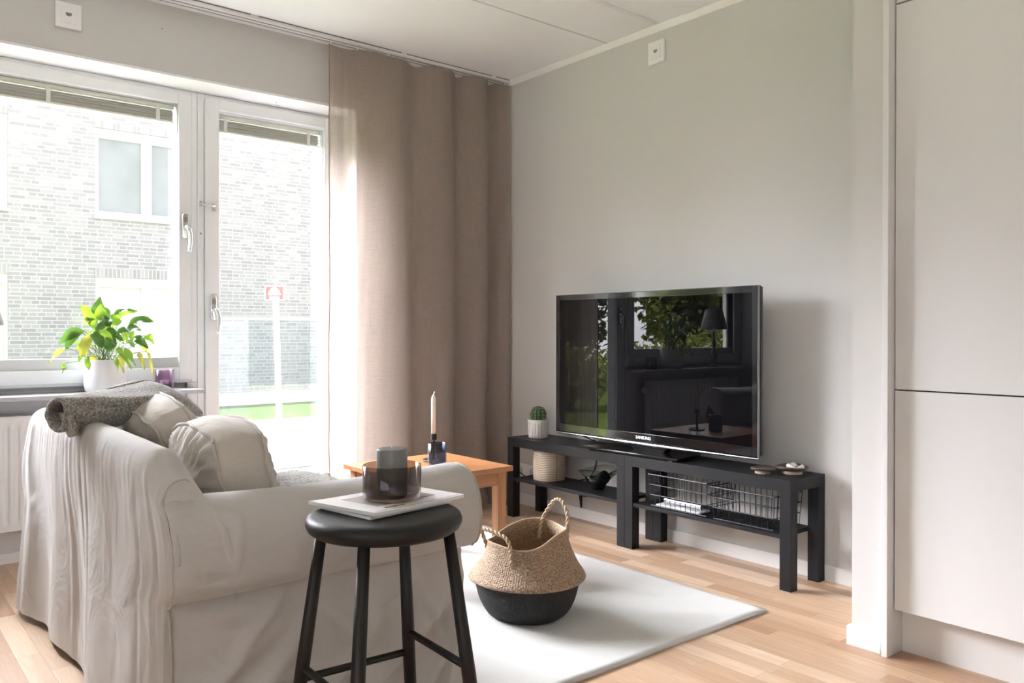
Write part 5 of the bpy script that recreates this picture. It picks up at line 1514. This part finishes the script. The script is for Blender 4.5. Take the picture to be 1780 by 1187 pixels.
# garden shrubs and hedge trees (seen in the television's reflection)
LEAFG = leaf_mat('shrub_leaf', (0.12, 0.17, 0.03), (0.26, 0.30, 0.07))
LEAFD = leaf_mat('tree_leaf', (0.13, 0.18, 0.04), (0.27, 0.30, 0.08))
BARK = plain('shrub_bark', (0.10, 0.07, 0.05), rough=0.9)
def leafy(name, x, y, r, h, seed, label, cat, group, nl, s0a, s0b, mat, zlow):
    s_ = empty(name, (x, y, -0.15), label, cat, group)
    rr = random.Random(seed); lv = MB(); br = MB()
    z0 = -0.15
    for k in range(9):
        a = rr.uniform(0, 2 * PI); q = r * rr.uniform(.2, .7)
        br.tube([(x, y, z0), (x + q * .4 * math.cos(a), y + q * .4 * math.sin(a), z0 + h * .4), (x + q * math.cos(a), y + q * math.sin(a), z0 + h * .85)], [0.02 * h, 0.012 * h, 0.005], 5)
    for k in range(nl):
        a = rr.uniform(0, 2 * PI); b = math.acos(rr.uniform(-0.95, 1)); q = rr.uniform(.45, 1) * (0.85 + 0.25 * nz(math.cos(a) * 2 + seed, math.sin(a) * 2, b))
        p = Vector((x + r * q * math.sin(b) * math.cos(a), y + r * q * math.sin(b) * math.sin(a), z0 + zlow * h + h * (1 - zlow) * .5 + h * (1 - zlow) * .5 * q * math.cos(b)))
        d1 = Vector((rr.uniform(-1, 1), rr.uniform(-1, 1), rr.uniform(-1, 1))).normalized(); d2 = d1.cross(Vector((rr.uniform(-1, 1), rr.uniform(-1, 1), 1))).normalized()
        s0 = rr.uniform(s0a, s0b)
        lv.add([p - d1 * s0, p + d2 * s0 * .55, p + d1 * s0, p - d2 * s0 * .55], [(0, 1, 2, 3)])
    lv.build('foliage', mat, s_, recalc=False); br.build('branches', BARK, s_)
SH = [(-5.6, 4.9, .65, 1.1), (-7.3, 5.3, .75, 1.2), (-9.2, 5.6, .85, 1.35), (-4.7, 7.2, .8, 1.5), (-11.4, 6.4, 1.0, 1.6), (-6.6, 8.2, .95, 1.7)]
SHL = ['low green garden shrub on the lawn nearest the terrace paving', 'low green garden shrub second from the terrace, in the front row', 'low green garden shrub third from the terrace, in the front row', 'rounded green shrub behind the one nearest the terrace',
       'broad green shrub farthest out on the lawn, end of the front row', 'tallest green shrub at the back of the lawn, before the hedge']
HTL = ['dense hedge tree standing nearest the brick building', 'dense hedge tree second from the brick building', 'dense hedge tree third from the brick building', 'dense hedge tree at the middle of the hedge', 'dense hedge tree third from the far end of the hedge', 'dense hedge tree next to last at the far end of the hedge', 'dense hedge tree last in the row, farthest from the brick building']
for i, (x, y, r, h) in enumerate(SH):
    leafy('garden_shrub', x, y, r, h, i + 1, SHL[i], 'shrub', 'garden shrubs on the lawn', 1500, .035, .07, LEAFG, 0.0)
HT = [(-5.2, 14.5), (-8.0, 12.8), (-10.9, 11.0), (-13.8, 9.2), (-16.4, 7.2), (-18.6, 4.6), (-19.8, 1.6)]
for i, (x, y) in enumerate(HT):
    leafy('hedge_tree', x, y, 1.60, 5.0 + 0.5 * math.sin(i * 2.1), 50 + i, HTL[i], 'tree', 'hedge trees behind the garden', 6500, .09, .17, LEAFD, 0.02)
